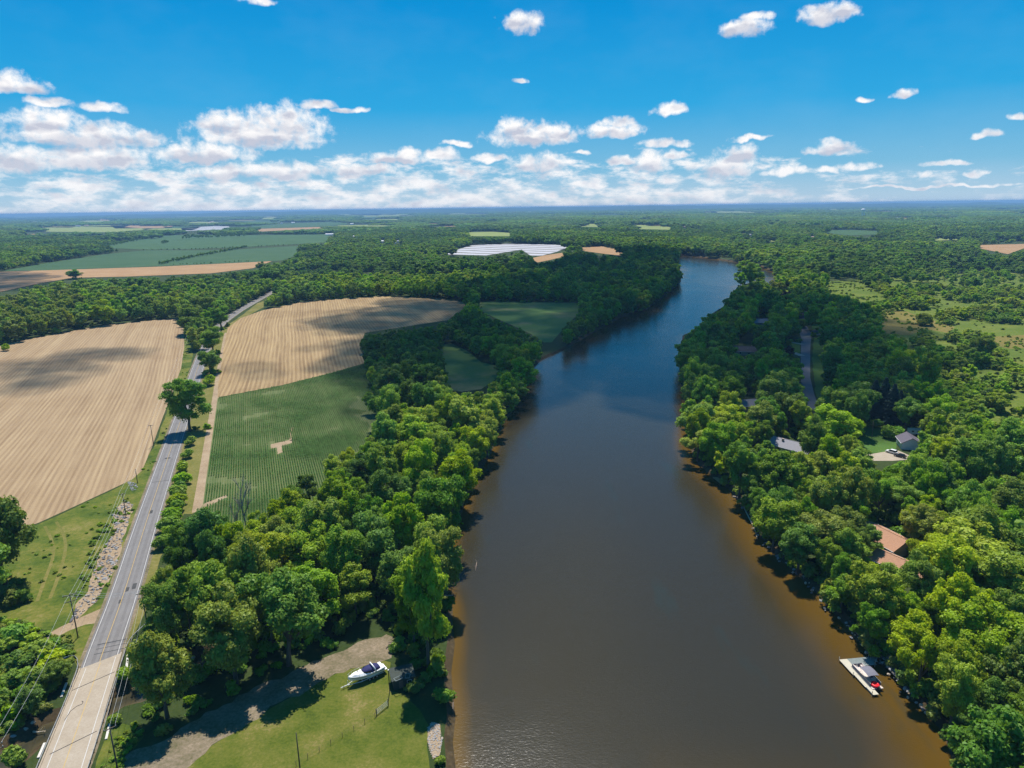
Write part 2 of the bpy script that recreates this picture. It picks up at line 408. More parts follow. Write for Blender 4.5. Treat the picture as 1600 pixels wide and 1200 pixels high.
def smooth_line(pts, it=2):
    for _ in range(it):
        r = [pts[0]]
        for a, b in zip(pts, pts[1:]): r += [a.lerp(b, .25), a.lerp(b, .75)]
        pts = r + [pts[-1]]
    return pts
def offset_line(line, d):
    n = len(line); r = []
    for i, p in enumerate(line):
        t = line[min(i + 1, n - 1)] - line[max(i - 1, 0)]
        r.append(p + Vector((-t.y, t.x, 0)).normalized() * d)
    return r

# ------------------------------------------------------------------ open places as the photograph shows them (1600 x 1200 frame)
RIVER_L = [(712, 1340), (711, 1250), (710, 1200), (709, 1160), (711, 1125), (710, 1075), (707, 1050), (709, 1007), (705, 950), (696, 915), (700, 895), (707, 840), (717, 812), (730, 765), (755, 730),
           (770, 700), (780, 667), (792, 655), (812, 625), (827, 597), (830, 578), (848, 562), (875, 550), (910, 530), (940, 512), (970, 497), (1012, 482), (1040, 462), (1064, 440), (1063, 420), (1055, 401)]
RIVER_R = [(1066, 398), (1100, 402), (1150, 409), (1186, 415), (1215, 427), (1213, 448), (1200, 445), (1188, 433), (1176, 442), (1160, 446), (1149, 452), (1147, 462), (1136, 475), (1105, 495), (1090, 515), (1067, 525),
           (1062, 540), (1060, 572), (1062, 595), (1066, 605), (1072, 655), (1075, 687), (1077, 700), (1090, 725), (1112, 744), (1137, 762), (1155, 782), (1175, 815), (1200, 855), (1250, 900), (1275, 925), (1291, 947),
           (1317, 975), (1340, 1000), (1355, 1017), (1375, 1036), (1390, 1050), (1407, 1072), (1440, 1107), (1470, 1140), (1487, 1187), (1495, 1205), (1520, 1260), (1550, 1340)]
RIVER = RIVER_L + RIVER_R
FIELD_A = [(-260, 600), (-120, 562), (0, 539), (60, 527), (150, 510), (230, 501), (281, 497), (287, 515), (288, 540), (283, 575), (270, 612), (255, 650), (237, 700), (222, 735), (208, 748), (190, 757), (130, 785), (62, 816), (20, 832), (-60, 860), (-260, 900)]
FIELD_B = [(356, 512), (376, 497), (410, 485), (470, 472), (530, 467), (592, 463), (650, 465), (700, 468), (735, 474), (700, 500), (570, 520), (562, 545), (575, 566), (520, 582), (440, 602), (340, 621), (341, 600), (347, 560), (352, 530)]
FIELD_C = [(340, 622), (440, 603), (520, 583), (570, 568), (580, 600), (572, 640), (600, 662), (560, 690), (520, 712), (470, 745), (430, 772), (400, 782), (350, 790), (317, 793), (322, 750)]
FIELD_CX = [(340, 622), (440, 603), (520, 583), (570, 568), (592, 600), (590, 640), (630, 690), (575, 735), (540, 765), (480, 805), (430, 830), (400, 832), (350, 815), (314, 812), (322, 750)]
FIELD_D = [(744, 474), (760, 471), (830, 472), (908, 473), (902, 492), (885, 508), (862, 535), (850, 535), (830, 522), (800, 508), (770, 495), (748, 484)]
FIELD_E = [(686, 540), (704, 536), (730, 548), (752, 566), (788, 574), (778, 590), (752, 608), (720, 612), (694, 608), (697, 580)]
WHITE_F = [(676, 399), (705, 393), (738, 383), (790, 381), (850, 382), (882, 383), (912, 384), (905, 387), (884, 388), (868, 394), (848, 399), (830, 400), (815, 390), (790, 394), (760, 399), (720, 398)]
TAN_F1 = [(905, 387), (940, 385), (962, 389), (990, 397), (975, 400), (940, 396), (912, 392)]
TAN_F2 = [(828, 404), (850, 399), (878, 395), (885, 400), (860, 406), (840, 410)]
GREEN_1 = [(-40, 428), (0, 424), (60, 413), (165, 397), (228, 391), (350, 391), (468, 384), (462, 400), (440, 407), (400, 409), (250, 416), (130, 420)]
WHEAT_1 = [(-80, 428), (0, 424.5), (130, 420.5), (250, 416.5), (425, 408), (395, 419), (330, 427), (200, 432), (112, 434), (60, 443), (0, 456), (-80, 466)]
GREEN_2 = [(150, 387), (225, 372), (262, 367), (330, 367), (400, 367), (515, 366), (512, 379), (470, 381), (380, 386), (300, 389), (235, 390)]
OPEN = {'A': FIELD_A, 'B': FIELD_B, 'C': FIELD_C, 'D': FIELD_D, 'E': FIELD_E, 'W': WHITE_F, 'T1': TAN_F1, 'T2': TAN_F2, 'G1': GREEN_1, 'H1': WHEAT_1, 'G2': GREEN_2}
FAR_FIELDS = [  # polygon, material, label, colour word for the name
    ([(70, 355), (170, 353), (240, 358), (175, 363), (72, 362)], M_hay, 'pale green field in front of the farm with the grey silos', 'field'),
    ([(172, 352), (270, 353), (268, 356), (180, 357)], M_wheat, 'narrow tan strip of field behind the pale green one', 'field'),
    ([(283, 356), (357, 352), (360, 358), (285, 361)], M_plastic, 'lilac grey field below the pale motorway', 'field'),
    ([(390, 352), (546, 345), (540, 351), (500, 354), (400, 357)], M_crop, 'bright green field far off in front of the long pale barns', 'field'),
    ([(398, 357.6), (500, 354.6), (505, 357), (402, 362)], M_wheat, 'tan strip between two green fields far off', 'field'),
    ([(728, 363), (770, 362), (800, 364), (800, 369), (735, 369)], M_hay, 'small light green clearing behind the white field', 'field'),
    ([(898, 349), (943, 350), (940, 355), (905, 354)], M_hay, 'pale straw clearing in the far woods', 'field'),
    ([(985, 351), (1052, 353), (1048, 359), (1000, 358)], M_hay, 'wide pale straw clearing beyond the river bend', 'field'),
    ([(1000, 340), (1020, 340), (1018, 343), (1000, 343)], M_hay, 'tiny light green clearing near the horizon', 'field'),
    ([(1196, 348), (1214, 348), (1214, 352), (1198, 352)], M_hay, 'small light clearing left of the white water tower', 'field'),
    ([(1282, 360), (1330, 359), (1376, 361), (1372, 366), (1330, 368), (1290, 364)], M_crop, 'vivid green clearing among the far woods', 'field'),
    ([(1200, 374), (1217, 375), (1216, 378), (1200, 378)], M_hay, 'tiny grass patch among houses across the river', 'field'),
    ([(1458, 370), (1500, 371), (1498, 375), (1460, 376)], M_hay, 'olive clearing at the edge of the dark wood', 'field'),
    ([(1525, 383), (1640, 380), (1640, 387), (1600, 388), (1575, 397), (1545, 391), (1530, 388)], M_wheat, 'pinkish tan field cut into the woods', 'field'),
    ([(20, 338), (110, 339), (112, 341), (22, 341)], M_hay, 'faint pale field near the horizon', 'field'),
    ([(560, 336), (640, 334), (650, 337), (565, 339)], M_hay, 'faint green strip of field below the horizon', 'field'),
    ([(700, 333), (770, 333), (768, 335), (702, 335)], M_hay, 'second faint strip of field below the horizon', 'field'),
    ([(1110, 330), (1180, 330), (1178, 332.5), (1112, 332.5)], M_hay, 'faint straw strip near the horizon', 'field'),
    ([(1280, 326), (1330, 326), (1326, 328), (1282, 328)], M_hay, 'faint straw strip behind the water tower', 'field'),
]
for _k in range(64):
    _u = random.uniform(-20, 1620); _v = 327.5 + 6 * 1.0 + 30 * random.random() ** 1.6 - _u * 22 / 1600 + 8
    if _u < 560: _w, _h = random.uniform(25, 90), random.uniform(1.0, 2.6)
    else: _w, _h = random.uniform(12, 55), random.uniform(.8, 1.8)
    _v -= 3
    FAR_FIELDS.append(([(_u, _v), (_u + _w * .6, _v - _h * .5), (_u + _w, _v), (_u + _w * .9, _v + _h), (_u + _w * .1, _v + _h * .8)], [M_hay, M_crop, M_hay, M_wheat, M_brownmeadow][_k % 5], 'thin strip of field far out among the woods', 'field'))
MEADOW = [(282, 497), (292, 520), (302, 540), (300, 565), (283, 620), (264, 690), (240, 750), (205, 830), (186, 900), (160, 985), (135, 1040), (122, 1042), (108, 1012), (75, 987), (40, 968), (-20, 962), (-40, 930), (12, 930), (32, 905), (44, 865), (62, 819), (130, 787), (190, 759), (215, 742), (240, 700), (258, 650), (273, 610), (286, 560)]
VERGE_R = [(322, 560), (330, 545), (350, 512), (376, 494), (402, 474), (412, 470), (412, 480), (376, 499), (358, 515), (352, 535), (348, 560), (342, 600), (340, 622), (322, 752), (317, 794), (300, 803), (286, 803), (270, 838), (252, 870), (238, 915), (228, 955), (210, 990), (196, 1020), (186, 1022), (200, 960), (222, 900), (250, 800), (278, 700), (297, 645), (310, 600)]
TRACK = [(308, 800), (316, 752), (324, 700), (332, 650), (337, 622), (341, 590), (348, 552), (354, 520)]
LAWN = [(262, 1215), (316, 1176), (360, 1146), (423, 1106), (476, 1078), (530, 1050), (600, 1032), (611, 1035), (609, 1080), (628, 1085), (655, 1110), (672, 1135), (668, 1165), (672, 1215)]
PATHP = [(186, 1215), (200, 1180), (250, 1155), (300, 1130), (360, 1094), (425, 1064), (500, 1030), (560, 1006), (606, 990), (622, 1005), (612, 1030), (548, 1044), (478, 1078), (425, 1106), (362, 1146), (318, 1176), (270, 1215)]
SLOPE = [(146, 1215), (160, 1165), (172, 1130), (186, 1128), (212, 1135), (225, 1150), (200, 1180), (188, 1215)]
CREEK_C = [(-60, 1230), (15, 1185), (60, 1153), (110, 1127), (182, 1100), (235, 1076), (290, 1052), (330, 1030)]
LANE = [(1250, 478), (1262, 484), (1257, 500), (1262, 512), (1268, 522), (1266, 545), (1266, 590), (1272, 615), (1281, 640), (1262, 640), (1252, 605), (1251, 560), (1252, 530), (1248, 512)]
LAWN_R1 = [(1272, 527), (1290, 530), (1284, 560), (1290, 600), (1297, 640), (1283, 640), (1274, 612), (1269, 560)]
LAWN_R2 = [(1214, 535), (1250, 533), (1250, 552), (1216, 548)]
LAWN_R3 = [(1268, 500), (1290, 507), (1290, 526), (1270, 524)]
LAWN_R4 = [(1343, 655), (1362, 645), (1372, 650), (1390, 660), (1408, 662), (1414, 676), (1404, 688), (1400, 700), (1394, 706), (1352, 709), (1346, 690)]
DRIVE = [(1352, 711), (1380, 706), (1404, 704), (1422, 712), (1420, 718), (1395, 720), (1362, 720)]
BROWN_1 = [(1378, 486), (1418, 487), (1450, 498), (1492, 512), (1480, 520), (1462, 517), (1440, 512), (1438, 518), (1420, 524), (1376, 520)]
BROWN_2 = [(1552, 526), (1640, 521), (1640, 543), (1575, 545), (1552, 538)]
BROWN_3 = [(1288, 441), (1330, 442), (1366, 452), (1384, 466), (1350, 470), (1322, 460), (1294, 457)]
BROWN_4 = [(1492, 504), (1560, 508), (1640, 504), (1640, 511), (1545, 517)]
BROWN_5 = [(1572, 556), (1640, 552), (1640, 566), (1600, 568)]
BROWN_6 = [(1218, 452), (1232, 451), (1238, 458), (1222, 460)]
BANKBIT = [(1370, 1006), (1386, 1003), (1408, 1034), (1424, 1066), (1430, 1086), (1420, 1084), (1398, 1056), (1384, 1040)]
RUBBLE = [(195, 780), (208, 788), (202, 812), (193, 840), (186, 862), (184, 880), (170, 905), (160, 925), (152, 940), (128, 958), (112, 978), (107, 970), (122, 944), (135, 925), (146, 895), (153, 872), (170, 845), (180, 822), (177, 805)]
ROOFS = [[(1362, 808), (1386, 806), (1402, 828), (1398, 848), (1412, 846), (1430, 890), (1422, 906), (1400, 884), (1384, 852)],
         [(1143, 616), (1180, 617), (1188, 634), (1148, 634)], [(1213, 678), (1240, 680), (1262, 702), (1252, 706), (1218, 696)],
         [(1400, 680), (1416, 676), (1432, 692), (1432, 706), (1404, 708)], [(1416, 668), (1444, 668), (1446, 682), (1418, 682)],
         [(1143, 532), (1165, 534), (1190, 543), (1182, 553), (1160, 551), (1143, 545)], [(1174, 495), (1208, 496), (1212, 504), (1180, 504)],
         [(1314, 684), (1322, 688), (1326, 698), (1316, 696)], [(1130, 748), (1150, 748), (1150, 758), (1130, 758)]]
FARB = [  # far buildings: place, width in the picture, roof, label
    (516, 367.5, 14, 'w', 'long blue-white barn at the corner of the bright green field'), (552.5, 371, 4, 'w', 'small white house in the woods right of the blue-white barn'), (597.5, 379, 8, 'w', 'low white-roofed building left of the pale road end'),
    (616, 381, 5, 'w', 'white house nearest the pale road end'), (623, 379, 5, 'g', 'slate-roofed house directly beside the pale road end'), (529, 345, 26, 't', 'very long tan plant building near the horizon'), (555, 344, 19, 't', 'second long tan plant building near the horizon'),
    (550, 351, 5, 'w', 'white house below the long tan plant buildings'), (577, 348.5, 4, 'w', 'tiny white house right of the long tan plant buildings'), (193, 371.5, 3, 'w', 'tiny white building before the leftmost wood'), (122, 354, 7, 'g', 'grey farm building by the pale green field'),
    (135, 353.5, 6, 't', 'tan farm building right of the grey one by the pale green field'), (215, 352, 6, 'w', 'white farm building at the end of the narrow tan strip'), (458, 349, 5, 'w', 'white farmhouse in the far bright green field'), (440, 350, 4, 'g', 'slate-roofed farmhouse left of the white one in the far bright green field'),
    (1268, 373, 9, 't', 'terracotta-roofed house across the river in the far woods'), (1300, 381, 7, 'g', 'slate-roofed house, largest of the far right woods'), (1313, 381, 6, 'w', 'white-roofed house beside the largest slate-roofed one'), (1351, 381, 11, 't', 'long terracotta-roofed house left of the water tower foot line'),
    (1372, 327, 4, 'w', 'white building on the horizon just right of the water tower'), (1390, 341, 4, 'w', 'tiny white building below and right of the water tower'), (1400, 341.5, 5, 'w', 'second tiny white building below and right of the water tower'), (1505, 343.5, 3, 'w', 'leftmost of three tiny white roofs in the far right woods'),
    (1516, 344, 5, 'w', 'middle of three tiny white roofs in the far right woods'), (1549, 345, 5, 'w', 'rightmost of three tiny white roofs in the far right woods'), (1485, 328, 5, 'w', 'white building on the horizon toward the right'), (1061, 351, 5, 't', 'terracotta-roofed house beyond the straw clearing'),
    (1070, 356, 6, 't', 'second terracotta-roofed house at the end of the straw clearing'), (1092, 356, 7, 'g', 'slate-roofed house right of the straw clearing'), (1162, 368, 7, 't', 'terracotta-roofed house in the woods past the river bend'), (1173, 369, 6, 'g', 'slate-roofed house beside the terracotta one past the river bend'),
    (1005, 334, 6, 'w', 'white building near the horizon above the river bend'), (954, 342, 3, 'w', 'tiny white tower-like building in the far middle woods'), (935, 341, 4, 'w', 'tiny white building left of the tower-like one'), (827, 333, 5, 'w', 'tiny white building near the horizon above the white field')]
BAREGAP = [(484, 792), (496, 780), (505, 776), (506, 798), (494, 817), (486, 808)]
OPENINGS = [BAREGAP] + [OPEN[k] for k in OPEN] + [f[0] for f in FAR_FIELDS] + [VERGE_R, MEADOW, LAWN, PATHP, SLOPE, LANE, LAWN_R1, LAWN_R2, LAWN_R3, LAWN_R4, DRIVE, BROWN_1, BROWN_2, BROWN_3, BROWN_4, BROWN_5, BROWN_6, BANKBIT] + ROOFS + [[(u - d * .5 - 1, v - 3.2), (u + d * .5 + 1, v - 3.2), (u + d * .5 + 1, v + 1.2), (u - d * .5 - 1, v + 1.2)] for u, v, d, _, _ in FARB]
ROAD_C = [(60, 1290), (103, 1200), (124, 1140), (157, 1032), (175, 982), (195, 927), (226, 825), (246, 765), (269, 697), (290, 636), (306, 584), (319, 548), (338, 511), (372, 486), (397, 472), (415, 462), (432, 452)]

# ------------------------------------------------------------------ ground with the river and the creek cut in
ZW = -1.4
river_w = [P(u, v, ZW) for u, v in RIVER]
def jit(pts, step, amp): 
    r = dens(pts, step)
    return [Vector((p.x + random.uniform(-amp, amp), p.y + random.uniform(-amp, amp), p.z)) for p in r]
river_w = jit(river_w, 7.0, 0.5)
def area2(pts): return sum(a.x * b.y - b.x * a.y for a, b in zip(pts, pts[1:] + pts[:1]))
if area2(river_w) < 0: river_w.reverse()
def grow(pts, d):
    r = []; n = len(pts)
    for i, p in enumerate(pts):
        t = pts[(i + 1) % n] - pts[i - 1]; r.append(p + Vector((t.y, -t.x, 0)).normalized() * d)
    return r
river_b = [Vector((p.x, p.y, 0)) for p in grow(river_w, 1.7)]
creek_line = smooth_line([P(u, v, ZW) for u, v in CREEK_C], 2)
cw = [2.6 + 0.7 * math.sin(i * 1.3) for i in range(len(creek_line))]
creek_w = [a + (b - a).normalized() * 0 for a, b in zip(creek_line, creek_line)]
def ribbon(line, ws):
    n = len(line); L = []; Rr = []
    for i, p in enumerate(line):
        d = line[min(i + 1, n - 1)] - line[max(i - 1, 0)]; nn = Vector((-d.y, d.x, 0)).normalized()
        L.append(p + nn * ws[i]); Rr.append(p - nn * ws[i])
    r = Rr + L[::-1]
    return r if area2(r) > 0 else r[::-1]
creek_w = ribbon(creek_line, cw)
creek_b = [Vector((p.x, p.y, 0)) for p in grow(creek_w, 2.2)]
G = 30000.0
outer = [Vector((-G, -3000, 0)), Vector((G, -3000, 0)), Vector((G, G, 0)), Vector((-G, G, 0))]
rngs = [outer, river_b, creek_b]
vs, es = [], []
for r_ in rngs:
    o = len(vs); vs += [(p.x, p.y) for p in r_]; es += [(o + i, o + (i + 1) % len(r_)) for i in range(len(r_))]
cdt = delaunay_2d_cdt([Vector(p) for p in vs], es, [], 0, 1e-4)
cv, cf = cdt[0], cdt[2]
cen = np.array([[sum(cv[i].x for i in f) / 3, sum(cv[i].y for i in f) / 3] for f in cf])
hole = inside(cen[:, 0], cen[:, 1], [(p.x, p.y) for p in river_b]) | inside(cen[:, 0], cen[:, 1], [(p.x, p.y) for p in creek_b])
mb = MB(); mb.add([(p.x, p.y, 0) for p in cv], [tuple(f) for f, h in zip(cf, hole) if not h])
o = mb.build('ground', M_floor, fix=False)
if o.data.polygons[0].normal.z < 0: o.data.flip_normals()
tag(o, 'flat wooded and farmed ground reaching to the horizon', 'ground', kind='structure')
def bank(name, wr, br, label):
    mb = MB(); n = len(wr); lo = [Vector((p.x, p.y, ZW - 1.2)) for p in grow(wr, -2.2)]
    mb.add([tuple(p) for p in br] + [tuple(p) for p in wr] + [tuple(p) for p in lo],
           [(i, (i + 1) % n, (i + 1) % n + n, i + n) for i in range(n)] + [(i + n, (i + 1) % n + n, (i + 1) % n + 2 * n, i + 2 * n) for i in range(n)])
    return tag(mb.build(name, M_sand, fix=False), label, 'river bank', kind='structure')
bank('river_bank', river_w, river_b, 'low brown sandy bank along the edge of the river')
bank('creek_bank', creek_w, creek_b, 'low brown bank along the creek under the bridge')

# ------------------------------------------------------------------ water
def water_mat(name, deep, mid, shallow, ripple=1.0):
    m, t, out = mat(name)
    co = t.n('ShaderNodeTexCoord').outputs['Object']
    at = t.n('ShaderNodeAttribute', attribute_name='shallow').outputs['Fac']
    nz = t.noise(co, 0.03, 5, 0.6)
    f = t.m('ADD', at, t.m('MULTIPLY', t.m('SUBTRACT', nz, 0.5), 0.2))
    c = t.ramp(f, [(0.0, deep), (0.38, mid), (0.78, shallow), (1.0, tuple(x * 1.15 for x in shallow))])
    weed = t.mr(t.noise(t.vm('MULTIPLY', co, (0.09, 0.02, 0.1)), 1.0, 4, 0.6), 0.62, 0.74)
    c = t.mix(t.m('MULTIPLY', weed, 0.45), c, (0.018, 0.034, 0.03))
    s = t.n('ShaderNodeBsdfPrincipled', {'Base Color': c, 'Roughness': 0.20, 'IOR': 1.333, 'Specular IOR Level': 0.5})
    cr = t.vm('MULTIPLY', co, (1.0, 1.7, 1.0))
    wnd = t.mr(t.noise(co, 0.017, 4, 0.6), 0.36, 0.66)
    h = t.m('ADD', t.noise(cr, 1.3, 4, 0.62, 0.6), t.m('MULTIPLY', t.noise(cr, 0.3, 2, 0.5), 0.5))
    bp = t.n('ShaderNodeBump', {'Height': h, 'Strength': t.m('MULTIPLY', t.m('ADD', t.m('MULTIPLY', wnd, 0.13), 0.075), ripple), 'Distance': 0.3})
    t.t.links.new(bp.outputs[0], s.inputs['Normal']); t.t.links.new(s.outputs[0], out.inputs[0])
    return m
M_river = water_mat('turbid river water', (0.0275, 0.0240, 0.0140), (0.035, 0.027, 0.012), (0.082, 0.046, 0.006))
M_creek = water_mat('creek water', (0.03, 0.03, 0.02), (0.04, 0.036, 0.02), (0.06, 0.05, 0.025), 0.6)

def water(name, ring, m, label, step, wl, wr_fun):
    xs = np.array([p.x for p in ring]); ys = np.array([p.y for p in ring])
    vs = [(p.x, p.y) for p in ring]; es = [(i, (i + 1) % len(ring)) for i in range(len(ring))]
    y = ys.min()
    while y < ys.max():
        st = max(step, (y - 90) * 0.03)
        xx = np.arange(xs.min(), xs.max(), st) + random.uniform(0, st)
        ok = inside(xx, np.full(xx.shape, y), vs[:len(ring)])
        vs += [(x, y) for x in xx[ok]]; y += st
    cdt = delaunay_2d_cdt([Vector(p) for p in vs], es, [], 1, 1e-5)
    V = np.array([(p.x, p.y) for p in cdt[0]])
    A = np.stack([xs, ys], 1); B = np.roll(A, -1, 0); AB = B - A; L2 = (AB ** 2).sum(1) + 1e-9
    sh = np.zeros(len(V))
    for i, p in enumerate(V):
        tt = np.clip(((p - A) * AB).sum(1) / L2, 0, 1); d = np.hypot(*((A + AB * tt[:, None]) - p).T)
        k = d.argmin(); wd = wr_fun(A[k], p)
        sh[i] = max(0, 1 - d[k] / wd)
    mb = MB(); mb.add([(x, y, ZW) for x, y in V], [tuple(f) for f in cdt[2]])
    o = mb.build(name, m, fix=False)
    if sum(p.normal.z for p in o.data.polygons) < 0: o.data.flip_normals()
    a = o.data.attributes.new('shallow', 'FLOAT', 'POINT')
    a.data.foreach_set('value', sh.astype(np.float32))
    return tag(o, label, 'water', kind='structure')
_lx = [P(u, v, ZW) for u, v in RIVER_L]
def river_width(a, p):
    u, v = proj((a[0], a[1], ZW))
    if u > 1040 and v > 640: return 10 + 17 * min(1, max(0, (v - 650) / 450))
    if v > 640: return 6
    return 3
water('river', river_w, M_river, 'wide brown river reflecting the blue sky between wooded banks', 5.0, 0, river_width)
water('creek', creek_w, M_creek, 'shallow creek passing under the concrete bridge', 1.5, 0, lambda a, p: 2.5)

# ------------------------------------------------------------------ fields, roads, paths
sheet('stubble_field', FIELD_A, 0.03, M_stubbleA, 'pale tan harvested field with rows, left of the road', 'field')
sheet('stubble_field', FIELD_B, 0.03, M_stubbleB, 'golden tan harvested field between the road and the woods', 'field')
sheet('corn_field', FIELD_CX, 0.034, M_cornsoil, 'soil under the green corn beside the dirt track', 'field')
for pl in ([(423, 694), (455, 687), (456, 692), (440, 697), (441, 706), (434, 710), (432, 699), (424, 701)], [(318, 788), (354, 773), (355, 777), (318, 794)], [(452, 688), (455, 668), (457, 668), (456, 690)]):
    sheet('bare_patch', pl, 0.05, M_dirt, 'bare soil strip missing its plants in the corn', 'bare soil', 2.0, 0.5)
sheet('crop_field', FIELD_D, 0.03, M_shadefield, 'dark green crop field below the riverside wood', 'field')
sheet('crop_field', FIELD_E, 0.03, M_shadefield, 'small dark meadow enclosed by the middle wood', 'field')
sheet('mulch_field', WHITE_F, 0.3, M_plastic, 'field striped with white plastic rows in the woods', 'field')
sheet('grain_field', TAN_F1, 0.3, M_wheat, 'orange tan field strip right of the white rows', 'field')
sheet('grain_field', TAN_F2, 0.3, M_wheat, 'orange tan field corner below the white rows', 'field')
sheet('crop_field', GREEN_1, 0.3, M_crop2, 'dull green field behind the orange grain strip', 'field')
sheet('grain_field', WHEAT_1, 0.34, M_wheat, 'long orange tan grain strip behind the left wood', 'field')
sheet('crop_field', GREEN_2, 0.3, M_crop, 'brighter green field behind the hedgerows', 'field')
for pl, m_, lb, nm in FAR_FIELDS: sheet(nm, pl, 0.5, m_, lb, 'field')
MEADOW_X = [q for q in MEADOW if q not in ((12, 930), (32, 905), (44, 865), (-40, 930))]
_k = MEADOW_X.index((62, 819)); MEADOW_X[_k:_k] = [(-90, 962), (-90, 880), (-20, 846), (20, 833)]
sheet('meadow', MEADOW_X, 0.012, M_meadow, 'rough green and yellow meadow beside the road', 'meadow', 5.0, 0.5)
sheet('verge', VERGE_R, 0.014, M_verge, 'mown straw green verge between the road and the corn', 'verge', 5.0, 0.3)
sheet('lawn', LAWN, 0.012, M_lawn, 'mown green lawn around the parked cruiser', 'lawn', 3.0, 0.3)
sheet('gravel_path', PATHP, 0.018, M_gravel, 'broad gravel drive running under the trees to the boat', 'path', 1.6, 0.9)
sheet('meadow', SLOPE, 0.012, M_meadow, 'weedy grass slope beside the bridge', 'meadow', 3.0, 0.3)
strip('dirt_track', smooth_line([P(u, v) for u, v in TRACK]), 3.4, 0.022, M_dirt, 'tan dirt farm track along the edge of the corn', 'track')
for l_, nm in (([(70, 822), (82, 845), (84, 872), (70, 905), (58, 940)], 1), ([(88, 815), (100, 835), (104, 858), (90, 905), (78, 935)], 2)):
    strip('wheel_track', smooth_line([P(u, v) for u, v in l_]), 0.9, 0.02, M_verge, 'pale wheel rut curving through the meadow', 'track')
sheet('lane', LANE, 0.03, M_lane, 'grey residential lane under the trees on the right bank', 'road')
strip('lane', smooth_line([P(u, v) for u, v in ((1264, 524), (1270, 519), (1280, 514), (1292, 512), (1310, 515))]), 4.5, 0.034, M_lane, 'curved end of the residential lane turning behind trees', 'road')
strip('driveway', smooth_line([P(u, v) for u, v in ((1258, 526), (1272, 524), (1290, 520))]), 3.5, 0.036, M_conc, 'short pale driveway off the top of the lane', 'driveway')
strip('driveway', [P(u, v) for u, v in ((1216, 531), (1254, 538))], 4.0, 0.036, M_conc, 'pale driveway crossing the shaded lawn', 'driveway')
strip('driveway', [P(u, v) for u, v in ((1240, 551), (1254, 556))], 4.5, 0.036, M_conc, 'short white driveway below the shaded lawn', 'driveway')
for q, lb in ((LAWN_R1, 'grass strip along the right side of the lane'), (LAWN_R2, 'shaded front lawn left of the lane'), (LAWN_R3, 'shaded grass at the lane bend'), (LAWN_R4, 'sunny back lawn beside the white garage')):
    sheet('lawn', q, 0.012, M_shade_lawn, lb, 'lawn', 4.0, 0.4)
sheet('garden_bed', [(1375, 663), (1390, 662), (1410, 671), (1405, 674), (1380, 672)], 0.03, M_dirt, 'bare brown vegetable bed in the back lawn', 'garden bed')
sheet('driveway', DRIVE, 0.03, M_conc, 'pale concrete driveway in front of the white garage', 'driveway')
M_scrub = ground_mat('rank green scrub growth', [(0, (0.05, 0.085, 0.012)), (0.5, (0.10, 0.14, 0.018)), (0.8, (0.16, 0.17, 0.03)), (1, (0.22, 0.19, 0.06))], 0.03, 0.4)
sheet('scrub_ground', [(1285, 440), (1500, 428), (1680, 425), (1680, 690), (1490, 690), (1440, 600), (1400, 560), (1378, 525), (1290, 470)], 0.008, M_scrub, 'rank green grass under the scrub beyond the lane', 'meadow', 9.0, 2.0)
sheet('meadow', BROWN_1, 0.012, M_brownmeadow, 'dry brown clearing beyond the shaded trees', 'meadow', 6.0, 1.5)
sheet('meadow', BROWN_2, 0.012, M_brownmeadow, 'dry brown clearing behind the big round tree', 'meadow', 6.0, 1.5)
sheet('meadow', BROWN_3, 0.012, M_scrub, 'pale straw clearing near the river channel', 'meadow', 6.0, 1.5)
for _q in (BROWN_4, BROWN_5, BROWN_6): sheet('meadow', _q, 0.012, M_scrub, 'sunny grass gap in the scrub beyond the lane', 'meadow', 6.0, 1.2)
sheet('bare_patch', [(478, 800), (496, 778), (510, 770), (512, 800), (496, 830), (480, 825)], 0.06, M_dirt, 'bare tan soil showing in a gap of the left bank wood', 'bare soil', 2.0, 0.5)
sheet('bare_bank', BANKBIT, 0.012, M_gravel, 'bare stony bank behind the floating dock', 'river bank', 2.0, 0.4)
sheet('rubble_strip', RUBBLE, 0.03, M_dirt, 'strip of bare dirt heaped with rubble beside the road', 'dirt', 2.0, 0.6)
sheet('gravel_heap', [(668, 1138), (676, 1128), (686, 1132), (691, 1155), (687, 1180), (676, 1186), (669, 1165)], 0.05, M_dirt, 'pale gravel heap on the river edge', 'gravel', 1.0, 0.3)
strip('dirt_entry', [P(70, 1000), P(100, 983), P(130, 970), P(165, 960)], [3.5, 3.5, 4.5, 8.0], 0.026, M_dirt, 'tan dirt turning into the meadow from the road', 'track')
road_line = smooth_line([P(u, v) for u, v in ROAD_C], 2)
strip('road_shoulder', road_line, 9.2, 0.04, M_gravel, 'narrow gravel shoulder along the country road', 'road')
strip('road', road_line, 7.6, 0.05, M_asphalt, 'grey two lane country road running past the fields', 'road')
for d_, m_, wd, nm, lb in ((3.25, M_white, 0.13, 'edge_line', 'white line on one edge of the country road'), (-3.25, M_white, 0.13, 'edge_line', 'white line on the other edge of the country road'),
                   (0.14, M_yellow, 0.13, 'centre_line', 'yellow line down the middle of the country road')):
    strip(nm, offset_line(road_line, d_), wd, 0.056, m_, lb, 'road marking')
strip('motorway', [P(322, 350), P(334, 345.5), P(341, 343)], [20, 25, 25], 0.6, M_conc, 'pale motorway seen far off near the horizon', 'road')
strip('far_road', [P(626, 388), P(632, 382), P(637, 378)], 7, 0.5, M_conc, 'pale road end opening in the woods by white houses', 'road')
M_worn = ground_mat('wheel worn asphalt', [(0, (0.145, 0.137, 0.133)), (0.5, (0.195, 0.184, 0.178)), (1, (0.24, 0.225, 0.218))], 0.2, 4, bump=0.1, bdist=0.02)
M_tar = ground_mat('dark tar', [(0, (0.05, 0.05, 0.05)), (1, (0.09, 0.088, 0.086))], 0.5, 3, bump=0.0)
